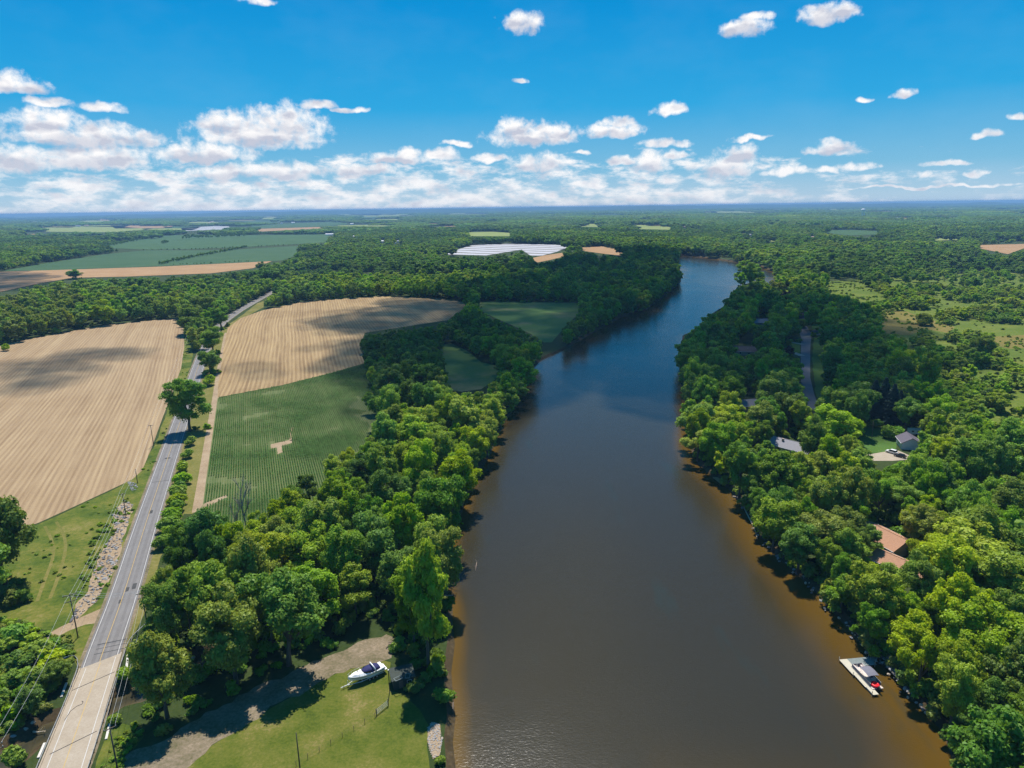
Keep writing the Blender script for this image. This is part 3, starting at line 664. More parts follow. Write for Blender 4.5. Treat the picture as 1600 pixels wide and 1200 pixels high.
for d_ in (-2.45, -0.85, 0.85, 2.45):
    strip('wheel_lane', offset_line(road_line, d_), [0.75 + 0.25 * math.sin(i * 0.8 + d_) for i in range(len(road_line))], 0.053, M_worn, 'paler worn wheel lane along the country road', 'road')
for k_, (u, v, l_, w_) in enumerate(((210, 916, 1.6, 1.0), (199, 921, 1.2, .8), (188, 940, 1.0, .7), (176, 1003, .16, 6.4), (174, 1010, .12, 6.4), (171, 1018, .14, 6.4), (252, 752, .2, 6.4), (236, 800, 1.4, 1.1), (262, 716, .8, 2.2))):
    p_ = P(u, v); rd = P(246, 765) - P(195, 927); rd.normalize(); nn = Vector((-rd.y, rd.x, 0))
    sheet_world('road_patch', wobble([p_ + rd * l_ + nn * w_ / 2, p_ + rd * l_ - nn * w_ / 2, p_ - rd * l_ - nn * w_ / 2, p_ - rd * l_ + nn * w_ / 2], .6, .06 if l_ > .5 else .02), 0.0545, M_tar, 'dark tar patch on the country road', 'road patch')
# distant low ridge
mb = MB(); ridge = []
for k in range(0, 121):
    a = R(-46 + 92 * k / 120); d_ = 21000 + 1500 * math.sin(k * 0.31)
    u = proj((d_ * math.sin(a), d_ * math.cos(a), 0))[0]
    env = max(0.0, 1 - ((u - 860) / 900) ** 2)
    h_ = 82 * env + 8 + 7 * math.sin(k * 1.7) + 5 * math.sin(k * 0.6 + 1)
    if u > 1240: h_ += 10 + 8 * math.sin(k * 1.1)
    ridge.append((d_, a, h_))
secs = []
for d_, a, h_ in ridge:
    secs.append([(r_ * math.sin(a), r_ * math.cos(a), z_) for r_, z_ in ((d_ - 6000, -0.5), (d_ - 3000, h_ * 0.35), (d_ - 1200, h_ * 0.8), (d_, h_), (d_ + 1500, -0.5))])
mb.loft(secs, close=False)
M_ridge = ground_mat('far wooded slopes', [(0, (0.02, 0.045, 0.015)), (0.6, (0.04, 0.075, 0.022)), (1, (0.09, 0.11, 0.04))], 0.002, 0.01, bump=0.0)
tag(mb.build('hills', M_ridge), 'low wooded ridge along the horizon', 'hills', kind='structure')
# ------------------------------------------------------------------ foliage
TONES = {'yellow': (0.300, 0.400, 0.010), 'bright': (0.255, 0.385, 0.012), 'mid': (0.202, 0.338, 0.015), 'deep': (0.150, 0.275, 0.019), 'dark': (0.114, 0.220, 0.021),
         'olive': (0.220, 0.285, 0.028), 'spruce': (0.05, 0.105, 0.075), 'purple': (0.050, 0.026, 0.034)}
TONE_WORD = {'yellow': 'yellow-green', 'bright': 'bright green', 'mid': 'mid green', 'deep': 'deep green', 'dark': 'dark green', 'olive': 'olive green', 'spruce': 'blue-green', 'purple': 'purple-leaved'}
def leaf_mat(tone):
    m, t, out = mat(TONE_WORD[tone] + ' foliage')
    b = TONES[tone]
    co = t.n('ShaderNodeTexCoord').outputs['Object']
    rnd = t.n('ShaderNodeObjectInfo').outputs['Random']
    nz = t.noise(co, 0.45, 4, 0.6)
    c = t.mix(t.mr(nz, 0.3, 0.7), tuple(x * 0.72 for x in b), tuple(x * 1.3 for x in b))
    hs = t.n('ShaderNodeHueSaturation', {'Hue': t.mr(rnd, 0, 1, 0.482, 0.518), 'Saturation': t.mr(t.m('FRACT', t.m('MULTIPLY', rnd, 7.3)), 0, 1, 0.86, 1.02), 'Value': t.mr(t.m('FRACT', t.m('MULTIPLY', rnd, 3.7)), 0, 1, 0.8, 1.2), 'Color': c}).outputs[0]
    df = t.n('ShaderNodeBsdfDiffuse', {'Color': hs})
    tl = t.n('ShaderNodeBsdfTranslucent', {'Color': t.mix(1.0, hs, (1.25, 1.2, 0.6), 'MULTIPLY')})
    mx = t.n('ShaderNodeMixShader', {0: 0.38, 1: df.outputs[0], 2: tl.outputs[0]})
    gl = t.n('ShaderNodeBsdfGlossy', {'Color': (0.9, 0.95, 0.9, 1), 'Roughness': 0.45})
    m2 = t.n('ShaderNodeMixShader', {0: 0.008, 1: mx.outputs[0], 2: gl.outputs[0]})
    t.t.links.new(m2.outputs[0], out.inputs[0])
    return m
LEAF = {k: leaf_mat(k) for k in TONES}
M_bark = pbr('grey brown bark', (0.12, 0.095, 0.07), 0.95, var=0.25, scale=1.2, bump=0.6)
M_deadwood = pbr('bleached dead wood', (0.26, 0.23, 0.20), 0.9, var=0.2, scale=1.5, bump=0.4)

_ico_cache = {}
def ico(sub):
    if sub not in _ico_cache:
        bm = bmesh.new(); bmesh.ops.create_icosphere(bm, subdivisions=sub, radius=1.0)
        _ico_cache[sub] = (np.array([v.co[:] for v in bm.verts]), np.array([[v.index for v in f.verts] for f in bm.faces])); bm.free()
    return _ico_cache[sub]

def crown_np(rs, Rr, z0, z1, nl, nleaf, size, droop=0.0, shape='round', core=0.78, lobe=(0.26, 0.46)):
    """lobes of leaf quads spread through an uneven crown; returns V, Q"""
    cz, hz = (z0 + z1) / 2, (z1 - z0) / 2; lean = rs.normal(size=2) * 0.10 * Rr; ecc = rs.uniform(0.82, 1.2)
    C_, Rl = [], []
    for i in range(nl):
        d = rs.normal(size=3); d /= np.linalg.norm(d); d[2] = d[2] * 0.9 + 0.12
        rr = rs.uniform(0.3, 0.86) ** 0.8 if i else 0.0
        r = Rr * rs.uniform(*lobe)
        if shape == 'tall': k = 1.0 - 0.45 * max(0, d[2] * rr)
        elif shape == 'flat': k = 1.1
        else: k = 1.0
        C_.append([d[0] * rr * Rr * k * ecc + lean[0] * d[2], d[1] * rr * Rr * k / ecc + lean[1] * d[2], cz + d[2] * rr * hz * 1.0]); Rl.append(r * (1.25 if i == 0 else 1))
    C_ = np.array(C_); Rl = np.array(Rl); sq = np.array([1, 1, 0.85])
    w_ = Rl ** 2 / (Rl ** 2).sum(); Vs = []
    n_try = int(nleaf * 1.9)
    li = rs.choice(nl, n_try, p=w_)
    d = rs.normal(size=(n_try, 3)); d /= np.linalg.norm(d, axis=1)[:, None]
    low = (d[:, 2] < -0.35) & (rs.random(n_try) < 0.6); d[low, 2] *= -1
    lump = 1 + 0.16 * np.sin(d[:, 0] * 6 + li * 1.7) * np.cos(d[:, 1] * 7 + li) + 0.1 * np.sin(d[:, 2] * 9 + li)
    p = C_[li] + d * Rl[li][:, None] * sq * (rs.uniform(0.66, 1.16, n_try) * lump)[:, None]
    keep = np.ones(n_try, bool)
    for j in range(nl):
        dd = np.linalg.norm((p - C_[j]) / sq, axis=1)
        keep &= ~((dd < Rl[j] * 0.8) & (li != j))
    p, d, li = p[keep][:nleaf], d[keep][:nleaf], li[keep][:nleaf]
    n_ = len(p)
    nrm = d + rs.normal(size=(n_, 3)) * 0.55 + np.array([0, 0, 0.25]); nrm /= np.linalg.norm(nrm, axis=1)[:, None]
    a = np.cross(nrm, rs.normal(size=(n_, 3))); a /= np.linalg.norm(a, axis=1)[:, None]; b = np.cross(nrm, a)
    s = size * rs.uniform(0.55, 1.3, n_)[:, None]
    a = a * s; b = b * s * rs.uniform(0.5, 0.9, n_)[:, None]; sag = np.array([0, 0, -1]) * s * 0.25
    V = np.stack([p - a + sag, p - b, p + a + sag, p + b], 1).reshape(-1, 3)
    Q = np.arange(n_ * 4).reshape(-1, 4)
    if core:
        iv, if_ = ico(1)
        cv = [C_[j] + iv * Rl[j] * core * sq for j in range(nl)]
        T = [np.concatenate([if_, if_[:, 2:3]], 1) + len(V) + j * len(iv) for j in range(nl)]
        V = np.concatenate([V] + cv)
        return V, Q, np.concatenate(T)[:, :3], C_, Rl
    return V, Q, None, C_, Rl

def mixed_mesh(name, V, Q, T, m):
    me = bpy.data.meshes.new(name)
    nT = 0 if T is None else len(T); nQ = len(Q)
    me.vertices.add(len(V)); me.vertices.foreach_set('co', np.asarray(V, np.float32).ravel())
    lv = np.concatenate([Q.ravel()] + ([T.ravel()] if nT else []))
    me.loops.add(len(lv)); me.loops.foreach_set('vertex_index', lv.astype(np.int32))
    me.polygons.add(nQ + nT)
    me.polygons.foreach_set('loop_start', np.concatenate([np.arange(nQ) * 4, nQ * 4 + np.arange(nT) * 3]).astype(np.int32))
    me.update(calc_edges=True)
    if m is not None: me.materials.append(m)
    return me

def trunk_mesh(name, rs, h_split, h_top, rad, lobes_c, m):
    mb = MB()
    base = [Vector((0, 0, -0.4)), Vector((rs.normal() * .06, rs.normal() * .06, h_split * .5)), Vector((rs.normal() * .15, rs.normal() * .15, h_split)), Vector((rs.normal() * .3, rs.normal() * .3, h_top))]
    mb.tube(base, [rad * 1.35, rad, rad * .85, rad * .25], 7)
    for c in lobes_c[:7]:
        c = Vector(c); s = base[2].lerp(base[1], rs.uniform(0, .5)); mid_ = s.lerp(c, .5) + Vector((0, 0, -abs(c.z - s.z) * .12))
        mb.tube([s, mid_, c], [rad * .45, rad * .28, rad * .08], 5)
    o_ = MB.build(mb, name, m, smooth=True); me = o_.data; bpy.data.objects.remove(o_)
    return me

NEAR = []      # (crown mesh, trunk mesh) in a box of radius 5 and height 15
for k in range(9):
    rs = np.random.default_rng(100 + k)
    shape = ('round', 'tall', 'flat')[k % 3]
    V, Q, T, c_, r_ = crown_np(rs, 5.0, (2.0, 1.3, 3.0)[k % 3], 15.0, 44 + k % 4 * 8, 12000, 0.225, shape=shape, lobe=(0.13, 0.31), core=0.66)
    NEAR.append((mixed_mesh('crown', V, Q, T, None), trunk_mesh('trunk', rs, 4.0, 10.5, 0.30, c_, M_bark)))
MID = []
for k in range(6):
    rs = np.random.default_rng(200 + k)
    V, Q, T, c_, r_ = crown_np(rs, 5.0, 1.0, 15.0, 26, 1700, 0.55, lobe=(0.18, 0.36), shape=('round', 'tall', 'flat')[k % 3])
    MID.append((V, Q, T))
def spruce_np(rs, Rr, h, n):
    t = rs.random(n) ** 0.8; z = 0.08 * h + t * h * 0.92
    tier = 1 + 0.18 * np.sin(z * 5.0)
    r = Rr * (1 - t) ** 0.9 * tier * rs.uniform(0.45, 1.05, n); a = rs.random(n) * 2 * np.pi
    p = np.stack([r * np.cos(a), r * np.sin(a), z - r * 0.18], 1)
    out = np.stack([np.cos(a), np.sin(a), np.full(n, -0.25)], 1); side = np.stack([-np.sin(a), np.cos(a), rs.normal(size=n) * .3], 1)
    s = (0.35 + 0.5 * (1 - t)) * rs.uniform(.6, 1.2, n); A = out * s[:, None] * 1.2; B = side * s[:, None] * .55
    V = np.stack([p - A, p - B, p + A, p + B], 1).reshape(-1, 3)
    return V, np.arange(4 * n).reshape(-1, 4)
V, Q = spruce_np(np.random.default_rng(5), 3.2, 15.0, 2600)
SPRUCE = mixed_mesh('crown', V, Q, None, None)
mbt = MB(); mbt.tube([(0, 0, -.4), (0, 0, 14)], [.28, .05], 7); _o = mbt.build('trunk', M_bark, smooth=True); SPRUCE_T = _o.data; bpy.data.objects.remove(_o)
def shrub_np(seed, n=900, size=0.16):
    rs = np.random.default_rng(seed)
    return crown_np(rs, 1.0, 0.0, 1.6, 7, n, size, core=0.8, lobe=(0.35, 0.6))[:3]
SHRUB = [mixed_mesh('leaves', *shrub_np(300 + k), None) for k in range(3)]

# ------------------------------------------------------------------ where the trees stand
ROADPX = [tuple(proj(p)) for p in offset_line(road_line, 4.4)]; ROADPX = [tuple(map(float, q)) for q in ROADPX]
_rp2 = [tuple(map(float, proj(p))) for p in offset_line(road_line, -4.4)]
ROADPOLY = ROADPX + _rp2[::-1]
RIVERPX = [tuple(map(float, proj(p))) for p in river_w]
CREEKPX = [tuple(map(float, proj(p))) for p in creek_b]
BRIDGE_KEEP = [(20, 1215), (110, 1035), (130, 1030), (200, 1010), (210, 1100), (150, 1215)]
ALLOPEN = OPENINGS + [ROADPOLY, BRIDGE_KEEP]
SCRUB = [(1285, 440), (1660, 425), (1660, 700), (1490, 690), (1440, 600), (1400, 560), (1378, 525), (1290, 470)]
LOWLEFT = [(-120, 955), (40, 972), (75, 990), (110, 1012), (125, 1040), (70, 1215), (-120, 1300)]
W1 = [(200, 1130), (215, 960), (300, 800), (480, 720), (640, 620), (800, 640), (790, 700), (720, 830), (712, 1040), (560, 1010), (420, 1080), (300, 1130)]
W2 = [(560, 500), (700, 470), (830, 530), (860, 580), (830, 620), (690, 680), (575, 660)]
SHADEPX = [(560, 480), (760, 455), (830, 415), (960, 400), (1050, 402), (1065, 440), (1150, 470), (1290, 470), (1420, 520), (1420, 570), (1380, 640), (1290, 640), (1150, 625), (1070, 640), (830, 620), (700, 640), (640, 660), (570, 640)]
TONEPTS = [(1480, 860, 75, 'yellow'), (1570, 905, 60, 'yellow'), (1380, 915, 48, 'yellow'), (1300, 735, 38, 'yellow'), (1295, 800, 30, 'olive'), (1310, 770, 35, 'olive'), (1130, 640, 28, 'yellow'), (1115, 675, 28, 'yellow'),
           (1165, 660, 30, 'bright'), (700, 640, 55, 'yellow'), (745, 660, 40, 'yellow'), (650, 700, 60, 'bright'), (340, 965, 65, 'bright'), (440, 830, 55, 'yellow'), (390, 850, 45, 'yellow'), (640, 800, 40, 'bright'),
           (700, 840, 45, 'bright'), (1430, 1010, 45, 'yellow'), (1470, 1060, 60, 'yellow'), (1530, 1010, 40, 'bright'), (1190, 725, 60, 'deep'), (1180, 790, 60, 'deep'), (600, 790, 55, 'deep'), (330, 830, 45, 'dark'), (300, 850, 40, 'dark'),
           (1340, 850, 70, 'mid'), (1480, 970, 60, 'deep'), (1420, 770, 90, 'mid'), (1560, 1090, 90, 'deep'), (540, 900, 50, 'olive'), (470, 900, 60, 'mid'), (680, 920, 40, 'mid'), (1100, 1100, 10, 'mid'), (1290, 670, 50, 'bright'), (1530, 770, 70, 'mid'),
           (230, 1040, 50, 'olive'), (60, 480, 60, 'olive'), (40, 1100, 80, 'deep'), (1330, 950, 35, 'deep'), (1300, 890, 35, 'yellow'), (1560, 600, 80, 'bright'), (1450, 640, 50, 'bright'), (640, 570, 80, 'dark')]
_ng = rng.random((200, 200))
def fld(x, y, s):
    fx, fy = (x / s) % 199, (y / s) % 199
    i, j = np.floor(fx).astype(int), np.floor(fy).astype(int); a, b = fx - i, fy - j
    a = a * a * (3 - 2 * a); b = b * b * (3 - 2 * b)
    return (_ng[i, j] * (1 - a) + _ng[i + 1, j] * a) * (1 - b) + (_ng[i, j + 1] * (1 - a) + _ng[i + 1, j + 1] * a) * b
def open_hit(x, y, h, r, polys, zs=(0.0, 0.5, 0.97), k=0.6):
    bad = np.zeros(x.shape, bool)
    pts = [(x, y, h * z) for z in zs]
    n_ = np.hypot(x, y); sx, sy = y / n_, -x / n_
    pts += [(x + sx * r * k, y + sy * r * k, h * .55), (x - sx * r * k, y - sy * r * k, h * .55)]
    for X, Y, Z in pts:
        u, v = proj(np.stack([X, Y, Z], 1))
        for pl in polys: bad |= inside(u, v, pl)
    return bad

cand = []      # x, y, h, r, tone, hand label or None
def hand(u, v, vtop, rpx, tone, label=None):
    b = P(u, v); h = height_for(b, vtop); zc = np.dot(np.array(b) - np.array((0, 0, H)), _MF)
    cand.append([b.x, b.y, h, rpx * zc / F, tone, label])
HAND_N = 0
hand(297, 674, 588, 34, 'deep', 'large round tree overhanging the country road with its shadow across the asphalt')
hand(8, 912, 750, 52, 'deep', 'big spreading tree standing over the near corner of the left tan field')
hand(-28, 975, 835, 55, 'deep', 'dark tree in front of the big spreading one at the left tan field corner')
hand(670, 1048, 836, 42, 'bright', 'tall leafy tree on the river edge beside the dark shed')
hand(648, 1012, 890, 28, 'mid', 'lower tree leaning in beside the tall leafy one at the dark shed')
hand(262, 1122, 985, 46, 'olive', 'olive tree with a bare pale trunk at the end of the wood beside the bridge')
hand(346, 512, 477, 17, 'mid', 'upright roadside tree where the country road bends away')
hand(333, 552, 508, 20, 'mid', 'leafy roadside tree between the road and the golden field')
hand(329, 584, 545, 17, 'deep', 'dark roadside tree below the leafy one, beside the golden field')
hand(297, 522, 474, 22, 'deep', 'dark tree at the far corner of the left tan field beside the road')
hand(316, 506, 462, 24, 'deep', 'broad dark tree left of the road bend')
hand(118, 436, 420.5, 12, 'deep', 'lone round tree standing up against the orange grain strip')
hand(1163, 447, 406, 16, 'bright', 'sunlit tree on the spit between river and side channel')
hand(1178, 443, 411, 12, 'bright', 'smaller sunlit tree on the spit beside the side channel')
hand(1228, 483, 453, 10, 'purple', 'purple-leaved tree among the green ones by the far lane')
hand(1232, 562, 540, 9, 'purple', 'small dark purple tree beside the white driveway')
hand(1290, 700, 634, 34, 'bright', 'bright spreading tree in front of the grey-roofed house')
hand(1318, 696, 645, 26, 'bright', 'bright tree right of the spreading one at the grey-roofed house')
hand(1502, 925, 815, 58, 'yellow', 'broad yellow-green tree right of the brown-roofed house')
hand(1548, 960, 850, 60, 'yellow', 'second broad yellow-green tree, farther right of the brown-roofed house')
hand(1358, 985, 880, 36, 'yellow', 'yellow-green tree on the bank below the brown-roofed house')
hand(1440, 640, 632, 10, 'bright', 'low bright tree in the scrub behind the white garage')
hand(1452, 672, 630, 30, 'olive', 'round olive tree behind the small white shelter')
hand(1416, 1035, 955, 34, 'yellow', 'yellow-green tree with a bare trunk above the floating dock')
hand(1532, 565, 522, 22, 'mid', 'big round tree standing alone in the scrub by the dry clearing')
hand(1128, 690, 628, 30, 'yellow', 'yellow-green tree on the river bank below the shaded wood')
hand(1118, 735, 655, 26, 'bright', 'bright tree leaning over the water above the wooden dock')
hand(1157, 450, 425, 9, 'mid', 'small mid green tree at the near tip of the spit')
hand(1171, 448, 418, 10, 'bright', 'bright round tree between the others on the spit')
hand(1186, 443, 424, 8, 'mid', 'small mid green tree at the side channel end of the spit')
HAND_N = len(cand)
# fill the woods: dart throwing on the ground
cell = {}
def free(x, y, r):
    i, j = int(x // 8), int(y // 8)
    for a in range(i - 2, i + 3):
        for b in range(j - 2, j + 3):
            for (X, Y, R2) in cell.get((a, b), ()):
                if (X - x) ** 2 + (Y - y) ** 2 < (0.70 * (r + R2)) ** 2: return False
    return True
def put(x, y, r): cell.setdefault((int(x // 8), int(y // 8)), []).append((x, y, r))
for c_ in cand: put(c_[0], c_[1], c_[3])
# the near woods (to 900 m): about every 5 m a candidate
N = 150000
th = rng.uniform(-0.78, 0.78, N); dd = np.sqrt(rng.uniform(55 ** 2, 950 ** 2, N))
# nearer first, so that close woods fill evenly
X, Y = dd * np.sin(th), dd * np.cos(th)
u0, v0 = proj(np.stack([X, Y, np.zeros(N)], 1))
hh = rng.uniform(11, 23, N) + (fld(X, Y, 60) - .5) * 6; rr = hh * rng.uniform(0.25, 0.42, N)
m_ = scr = inside(u0, v0, SCRUB); hh[m_] = rng.uniform(4, 11, m_.sum()); rr[m_] = hh[m_] * rng.uniform(.38, .52, m_.sum())
m_ = inside(u0, v0, W1); hh[m_] = rng.uniform(13, 26, m_.sum()); rr[m_] = hh[m_] * rng.uniform(.25, .37, m_.sum())
m_ = inside(u0, v0, LOWLEFT); hh[m_] = rng.uniform(3.0, 7, m_.sum()); rr[m_] = hh[m_] * rng.uniform(.4, .6, m_.sum())
ok = ~open_hit(X, Y, hh, rr, ALLOPEN + [CREEKPX], zs=np.linspace(0, .97, 8))
ok &= ~(scr & (fld(X, Y, 26) * .6 + fld(X + 50, Y, 11) * .4 > .53))
ok &= ~open_hit(X, Y, hh, rr, [RIVERPX], zs=(0, .9), k=.3)
ok &= ~open_hit(X, Y, hh, rr, ROOFS, zs=np.linspace(0, 1.02, 12), k=0.9)
ok &= ~inside(u0, v0, [(505, 1002), (606, 968), (640, 1000), (600, 1040), (500, 1080)])
ok &= ~((np.hypot(X, Y) < 78)); ok &= ~inside(u0, v0, [(596, 1032), (722, 1032), (722, 1230), (596, 1230)])
tonef = fld(X, Y, 24.0) * 0.6 + fld(X + 900, Y, 9.0) * 0.4 + rng.normal(size=N) * 0.10
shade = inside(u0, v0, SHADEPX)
uc, vc = proj(np.stack([X, Y, hh * .7], 1))
def tone_of(k):
    for (a, b, rad, tn) in TONEPTS:
        if (uc[k] - a) ** 2 + (vc[k] - b) ** 2 < rad * rad and rng.random() < 0.85: return tn
    f = tonef[k] - (0.07 if shade[k] else 0) + (0.09 if scr[k] else 0)  # cloud shade also painted in: darker leaf tones inside its outline
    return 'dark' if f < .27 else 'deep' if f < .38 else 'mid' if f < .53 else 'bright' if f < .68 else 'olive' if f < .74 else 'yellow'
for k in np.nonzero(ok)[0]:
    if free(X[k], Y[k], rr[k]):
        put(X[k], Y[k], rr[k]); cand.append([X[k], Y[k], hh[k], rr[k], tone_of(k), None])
# choose the 300 that show largest
arr = np.array([[c_[0], c_[1], c_[2], c_[3]] for c_ in cand])
uu, vv = proj(np.stack([arr[:, 0], arr[:, 1], arr[:, 2] * .6], 1)); ut, vt = proj(np.stack([arr[:, 0], arr[:, 1], arr[:, 2] * .98], 1))
big = arr[:, 2] * arr[:, 3] / (arr[:, 0] ** 2 + arr[:, 1] ** 2)
infr = (uu > -25) & (uu < 1625) & (vt < 1195)
order = [k for k in np.argsort(-big) if infr[k]]
pick = list(range(HAND_N)); pick += [k for k in order if k >= HAND_N][:298 - HAND_N]
pickset = set(pick)
rest = [k for k in range(len(cand)) if k not in pickset]
print('trees', len(cand), 'individual', len(pick))

LANDMARKS = [('concrete bridge', P(124, 1130)), ('cabin cruiser', P(567, 1058)), ('dark shed', P(628, 1062)), ('bare dead tree', P(388, 845)), ('bare corn patch', P(440, 695)),
             ('near corn corner', P(317, 792)), ('far corn corner', P(572, 570)), ('pontoon boat', P(1355, 1060)), ('brown-roofed house', P(1395, 850)), ('small wooden dock', P(1125, 750)),
             ('white garage', P(1418, 696)), ('grey-roofed house', P(1240, 692)), ('foot of the lane', P(1272, 635)), ('two parked cars', P(1400, 709)), ('white van roof', P(1430, 675)), ('river snag', P(745, 880)),
             ('fallen bank trunk', P(1172, 810)), ('head of the lane', P(1258, 490)), ('dry brown clearing', P(1430, 505)), ('enclosed dark meadow', P(735, 580)), ('golden field', P(470, 540)), ('left bank bend', P(708, 850)),
             ('left tan field', P(140, 640)), ('rubble strip', P(165, 860)), ('bridge grass slope', P(180, 1170)), ('gravel heap', P(680, 1155)), ('creek mouth', P(600, 940)), ('riverside crop field', P(830, 500)), ('spruce group', P(1382, 655)), ('lane lawn edge', P(1290, 600))]
ORD = ['nearest', 'second nearest', 'third nearest', 'fourth nearest', 'fifth nearest', 'sixth nearest', 'seventh nearest', 'eighth nearest', 'ninth nearest', 'tenth nearest', 'eleventh nearest', 'twelfth nearest',
       'thirteenth nearest', 'fourteenth nearest', 'fifteenth nearest', 'sixteenth nearest', 'seventeenth nearest', 'eighteenth nearest', 'nineteenth nearest', 'twentieth nearest']
def size_word(h, r): return 'tall' if h > 19.5 else 'low bushy' if h < 9 else 'medium'
rank = {}
keyof = {k: (cand[k][4], size_word(cand[k][2], cand[k][3])) for k in pick}
for li_, (nm_, p_) in enumerate(LANDMARKS):
    byk = {}
    for k in sorted(pick, key=lambda k: (cand[k][0] - p_.x) ** 2 + (cand[k][1] - p_.y) ** 2):
        n_ = byk.get(keyof[k], 0); byk[keyof[k]] = n_ + 1
        rank.setdefault(k, []).append((n_, li_))
used_lab = set()
def tree_label(k):
    for n_, li_ in sorted(rank[k]):
        if n_ >= len(ORD): break
        tone, sw = keyof[k]
        l_ = f'{sw} {TONE_WORD[tone]} tree, {ORD[n_]} such tree to the {LANDMARKS[li_][0]}'
        if l_ not in used_lab:
            used_lab.add(l_); return l_
    return f'{keyof[k][1]} {TONE_WORD[keyof[k][0]]} broadleaf tree within the riverside woods'
def place_tree(k, c_):
    x, y, h, r, tone, lab = c_
    cm, tm = NEAR[(0, 1, 3, 4, 6, 7)[k % 6] if k < HAND_N else k % len(NEAR)]
    t = thing('broadleaf_tree', lab or tree_label(k), 'tree', (x, y, 0), random.uniform(0, 6.28), 'broadleaf trees of the near woods')
    s = Vector((r / 5.0, r / 5.0, h / 15.0))
    a = bpy.data.objects.new('crown', cm); C.objects.link(a); a.parent = t; a.scale = s
    if not cm.materials: cm.materials.append(LEAF['mid'])
    a.material_slots[0].link = 'OBJECT'; a.material_slots[0].material = LEAF[tone]
    b = bpy.data.objects.new('trunk', tm); C.objects.link(b); b.parent = t; b.scale = s
for k in pick: place_tree(k, cand[k])
SPR = [(1362, 656, 594, 'tallest'), (1377, 657, 590, ''), (1391, 662, 600, ''), (1402, 660, 610, ''), (1346, 642, 592, ''), (1412, 655, 612, '')]
SPRL = ['blue-green spruce, leftmost but one of the row behind the lawn', 'tallest blue-green spruce in the row behind the lawn', 'blue-green spruce right of the tallest one behind the lawn', 'blue-green spruce, last but one at the right of the row',
        'blue-green spruce at the left end of the row behind the lawn', 'shortest blue-green spruce at the right end of the row']
for (u, v, vt_, _), lb in zip(SPR, SPRL):
    b = P(u, v); h = height_for(b, vt_)
    t = thing('spruce_tree', lb, 'tree', b, random.uniform(0, 6), 'spruces behind the back lawn')
    for nm, me in (('crown', SPRUCE), ('trunk', SPRUCE_T)):
        a = bpy.data.objects.new(nm, me); C.objects.link(a); a.parent = t; a.scale = (h / 11, h / 11, h / 15)
        if nm == 'crown':
            if not me.materials: me.materials.append(LEAF['spruce'])
SHR = [(293, 716, 8, 'mid', 'small bush on the verge just below the large roadside tree'), (289, 736, 10, 'bright', 'bright bush on the verge, second below the large roadside tree'), (284, 757, 12, 'bright', 'bright wide bush halfway along the verge hedge'),
       (279, 777, 12, 'mid', 'mid green bush below the wide bright one on the verge'), (274, 800, 13, 'mid', 'mid green bush near the lower end of the verge hedge'), (268, 828, 15, 'bright', 'largest bright bush at the lower end of the verge hedge'),
       (298, 696, 8, 'mid', 'topmost bush of the verge hedge, touching the large roadside tree'), (286, 768, 11, 'deep', 'dark bush in the middle of the verge hedge'), (277, 790, 12, 'bright', 'bright bush under the dark one in the verge hedge'), (270, 815, 14, 'mid', 'mid green bush above the largest bright one in the verge hedge'), (262, 842, 14, 'mid', 'mid green bush under the largest bright one in the verge hedge'), (258, 855, 14, 'deep', 'deep green bush where the verge hedge meets the wood'), (328, 602, 9, 'bright', 'round bush beside the golden field edge at the road'), (1392, 684, 13, 'deep', 'left half of the clipped hedge in the back lawn'), (1403, 685, 12, 'deep', 'right half of the clipped hedge in the back lawn'),
       (1368, 668, 8, 'deep', 'dark rounded shrub left of the vegetable bed'), (18, 1010, 22, 'mid', 'mid green bush at the edge of the meadow'), (60, 1030, 20, 'mid', 'mid green bush left of the curled guardrail'), (58, 1085, 22, 'olive', 'pale olive bush hanging over the creek left of the bridge'),
       (30, 1190, 18, 'bright', 'bright bush below the creek at the left foot of the bridge'), (82, 1018, 13, 'deep', 'deep green bush by the foot of the tall pole'), (196, 1062, 12, 'bright', 'bright bush just outside the right bridge rail'), (178, 1132, 10, 'bright', 'low bush over the creek at the right bridge rail'),
       (1250, 512, 9, 'dark', 'dark shrub beside the lane bend'), (10, 548, 6, 'bright', 'low bush at the far edge of the left tan field'), (90, 521, 6, 'bright', 'second low bush at the far edge of the left tan field'), (1445, 508, 12, 'olive', 'clump of bush in the middle of the dry brown clearing'),
       (694, 1098, 14, 'mid', 'bush at the water edge below the dark shed'), (688, 1195, 8, 'olive', 'small bush at the water edge below the gravel heap')]
for i, (u, v, rp, tone, lb) in enumerate(SHR):
    b = P(u, v); zc = np.dot(np.array(b) - np.array((0, 0, H)), _MF); r = rp * zc / F
    me = SHRUB[i % 3]
    if not me.materials: me.materials.append(LEAF['mid'])
    a = bpy.data.objects.new('bush', me); C.objects.link(a); a.location = b; a.scale = (r * 1.12, r * 1.12, r * .9); a.rotation_euler.z = i * 1.1
    a.material_slots[0].link = 'OBJECT'; a.material_slots[0].material = LEAF[tone]
    tag(a, lb, 'bush', 'bushes beside road, lawn and creek')

